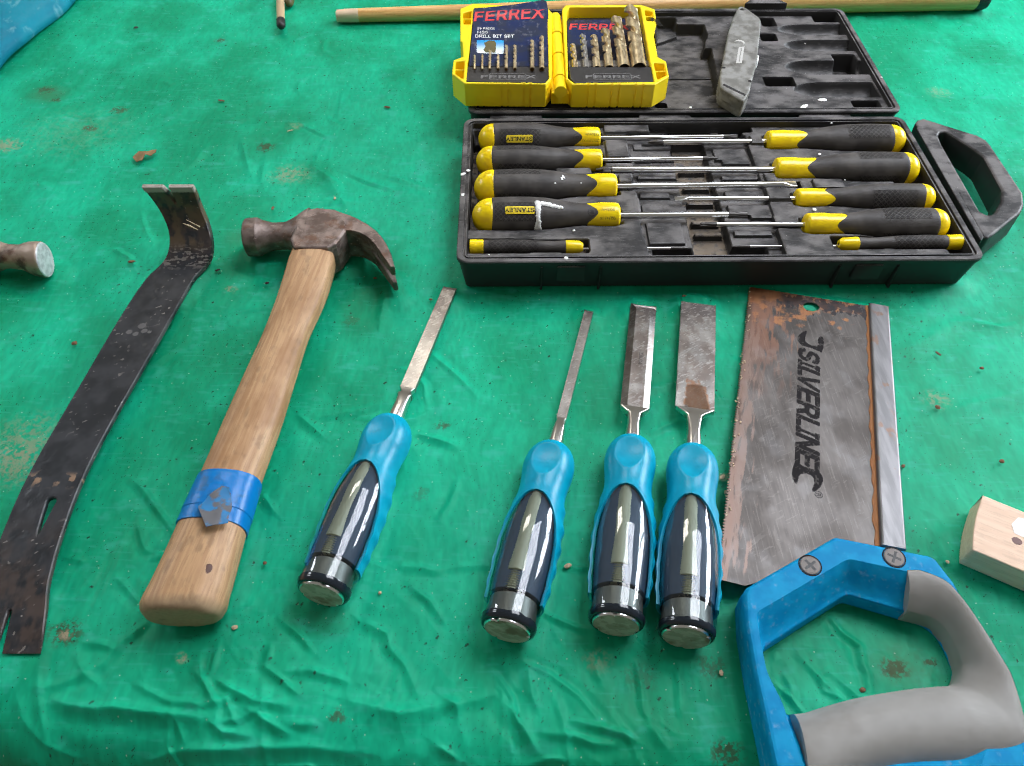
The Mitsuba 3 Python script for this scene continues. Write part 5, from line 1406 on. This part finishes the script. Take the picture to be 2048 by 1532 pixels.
part(wb, 'paper_scrap', prism(round_poly([(278.8,210.8),(284.1,214.9),(290.2,213.3),(289.7,202.5),(283.1,201.8),(277.9,205.2)], .3), 16.9, 17.25, .1), 'paint_white', 30, label='white scrap stuck on the block')

pole = thing('wooden_pole', 'long round wooden pole lying behind the case at the top', 'pole')
a_, b_ = np.array([-188.5, 829.5, 7.5]), np.array([519, 861.5, 12.5])
part(pole, 'shaft', (lambda q: tube([a_ + (b_ - a_) * t for t in np.linspace(.032, .985, 40)], np.linspace(6.9, 12.4, 40), 28))(0), 'pole_wood', 40)
M = frame(a_, b_)
part(pole, 'cut_end', sections([(0, 0, 0, 5.2, 5.0, 3), (.8, 0, 0, 5.9, 5.6, 3), (16, 0, 0, 6.6, 6.5, 2.5), (24, 0, 0, 6.95, 6.95, 2)], 28), 'pole_end_wood', 40, M, label='pale whittled end')
part(pole, 'end_cap', lathe([(696, 12.6), (706, 12.6), (709, 11.5), (709, .01)], 32, False), 'print_black', 40, M)

rod = thing('rod', 'short pale brown rod with a black rounded tip at the top edge', 'rod')
r0, r1 = np.array((-244.6,807.8,6.0)), np.array((-271.9,943.8,7.0))
M = frame(r0, r1)
part(rod, 'tip', lathe([(0, .01), (.5, 2.2), (2, 3.9), (5, 4.7), (14, 4.7), (14.3, 4.4)], 28, False), 'print_black', 40, M)
part(rod, 'shaft', lathe([(14, 4.35), (80, 4.6), (80, .01)], 28, False), 'rod_brown', 40, M)
solo('knob', 'small olive brown knob beside the black tipped rod at the top edge', 'knob', blob((-247.3,870.8,5.0), (5, 9, 6), seed=3, amp=.1), 'olive', True)

cv = [(-488.3,876.7),(-510.2,729.3)]
c0, c1_ = np.array(cv[0]), np.array(cv[1]); dd_ = (c0 - c1_) / np.linalg.norm(c0 - c1_); nn_ = np.array([-dd_[1], dd_[0]])
if nn_[0] > 0: nn_ = -nn_
rows = []
for s in np.linspace(-170, 330, 60):
    row = []
    for u, z in ((4, .2), (1.0, 2.0), (-.6, 6), (.4, 10), (3, 14), (8, 17.5), (16, 20), (40, 24), (90, 27), (190, 28), (260, 24), (275, 1)):
        p = c1_ + dd_ * s + nn_ * (u + 1.8 * math.sin(s / 31.) + .8 * math.sin(s / 11.)); row.append((p[0], p[1], z + 1.2 * math.sin(s / 23. + u / 30)))
    rows.append(row)
solo('blue_cover', 'blue plastic sheet bundle with a rounded edge in the top left corner', 'sheet', cat(grid(np.array(rows)), fan(np.array(rows[0])), fan(np.array(rows[-1]))), 'cover_blue', True)

# ------------------------------------------------------------------ bits and crumbs on the cloth
lf = np.array([(-332.9,581.1),(-330.1,590.1),(-321.9,588.0),(-319.2,592.1),(-315.9,593.2),(-315.6,588.8),(-317.9,583.6),(-322.4,583.6),(-322.8,575.3),(-326.8,573.5)])
fv, ff = fine(Polygon(lf).buffer(.2), 2.0)
fv[:, 2] = 1.0 + 1.6 * meshkit.noise(fv / 5., 3) + .8 * np.sin(fv[:, 0] / 2.)
solo('leaf_scrap', 'crumpled dry brown leaf scrap on the cloth above the pry bar', 'leaf', cat((fv, ff), (fv - [0, 0, .4], ff[:, ::-1])), 'leaf_dry', True)
CR = [(-277.4,673.7,3.4,1.0,-0.2,"crumb_brown"),(-292.3,446.2,2.6,1.3,0.3,"crumb_brown"),(-305.9,361.9,1.8,1.7,0,"crumb_brown"),(-196.4,511.3,1.0,2.2,-0.2,"crumb_brown"),(-223.6,436.6,1.9,0.8,0.5,"crumb_dark"),(-183.4,422.4,1.5,1.0,0.4,"crumb_dark"),(294.4,352.1,2.3,0.8,-0.9,"crumb_brown"),(277.8,305.6,1.6,1.5,0,"crumb_brown"),(319.4,339.0,1.6,1.1,0.2,"crumb_brown"),(302.8,263.6,1.5,1.4,0,"crumb_brown"),(-147.4,158.3,1.7,1.1,0.2,"crumb_pale"),(107.1,134.4,1.0,1.6,0,"crumb_pale"),(245.0,196.1,1.0,1.0,0,"crumb_pale"),(-138.9,195.2,1.1,1.0,0,"crumb_brown"),(177.0,125.9,1.6,1.2,0.3,"crumb_brown"),(-118.2,662.4,3.0,1.0,-0.2,"crumb_brown"),(-403.5,817.9,2.4,1.2,0.6,"crumb_dark"),(-202.8,623.3,2.6,0.6,0.4,"crumb_pale"),(126.8,408.0,1.8,1.6,0.3,"crumb_brown"),(31.1,193.7,2.2,1.4,0.4,"crumb_pale"),(-259.8,384.6,0.9,0.8,0,"crumb_pale"),(-147.4,524.4,0.9,1.6,0,"crumb_pale"),(-103.2,427.8,1.3,0.9,0,"crumb_brown"),(240.7,259.9,1.4,1.0,0.5,"crumb_brown"),(127.9,252.0,2.2,1.2,0.6,"crumb_pale"),(128.5,241.4,1.5,1.2,0.6,"crumb_pale"),(-72.3,177.7,1.0,0.9,0,"crumb_pale"),(-59.5,404.9,1.3,0.7,0,"crumb_brown")]
CL = ['brown sliver on the cloth below the black tipped rod', 'brown crumb just left of the upturned pry bar claw', 'brown crumb on open cloth left of the pry bar', 'brown crumb just above the round face of the claw hammer', 'small dark crumb on the cloth between pry bar claw and hammer face', 'dark crumb on the cloth below the hammer head, left of its handle', 'brown sliver on the cloth right of the upper end of the saw', 'round brown crumb right of the middle of the saw blade', 'brown crumb far right of the saw, higher than the others there', 'round brown crumb just above the pale wooden block', 'pale crumb right of the butt of the hammer handle', 'pale grain on the cloth left of the saw handle', 'pale grain between the saw handle and the wooden block', 'brown crumb between the hammer handle and the lone chisel', 'brown crumb inside the opening of the saw handle', 'long brown sliver on the cloth left of the yellow drill bit box', 'dark crumb near the blue sheet in the top left corner', 'thin pale sliver on the cloth above the claw hammer', 'brown crumb above the tip of the widest chisel', 'pale flake between the thin chisel and the medium chisel, near their butts', 'tiny pale speck between pry bar and hammer head', 'thin pale speck right of the claw hammer head, in open cloth', 'small brown speck under the curve of the hammer claws', 'brown crumb close to the spine of the saw, right side', 'pale flake between the widest chisel and the saw teeth, upper one', 'pale flake between the widest chisel and the saw teeth, lower one', 'tiny pale speck right of the butt of the lone chisel', 'small brown crumb left of the tip of the lone chisel']
for i, (x, y, a, b, ang, m) in enumerate(CR):
    solo('wood_crumb', CL[i], 'crumb', blob((x, y, .5), (a, b, .45 * min(a, b) + .25), seed=i, rz=ang, amp=.5), m, 25, group='crumbs scattered on the cloth')
dust = []
for k in range(60):                                              # sawdust caught in the saw teeth
    s = r_.random() * L * .96; p = TL + d * s + n_ * r_.normal(.3, 1.1); z = 3.2 + .0395 * (416 - p[1])
    q = r_.random() * .6 + .22
    dust.append(blob((p[0], p[1], z), (q, q * .7, q * .6), seed=k, rz=k, amp=.5))
k = solo('sawdust', 'pale sawdust crumbs caught along the teeth of the saw', 'sawdust', cat(*dust), 'crumb_pale', 25)
labels[k]['kind'] = 'stuff'
for k in list(labels):
    if k in ('side_window', 'left_window'): pass
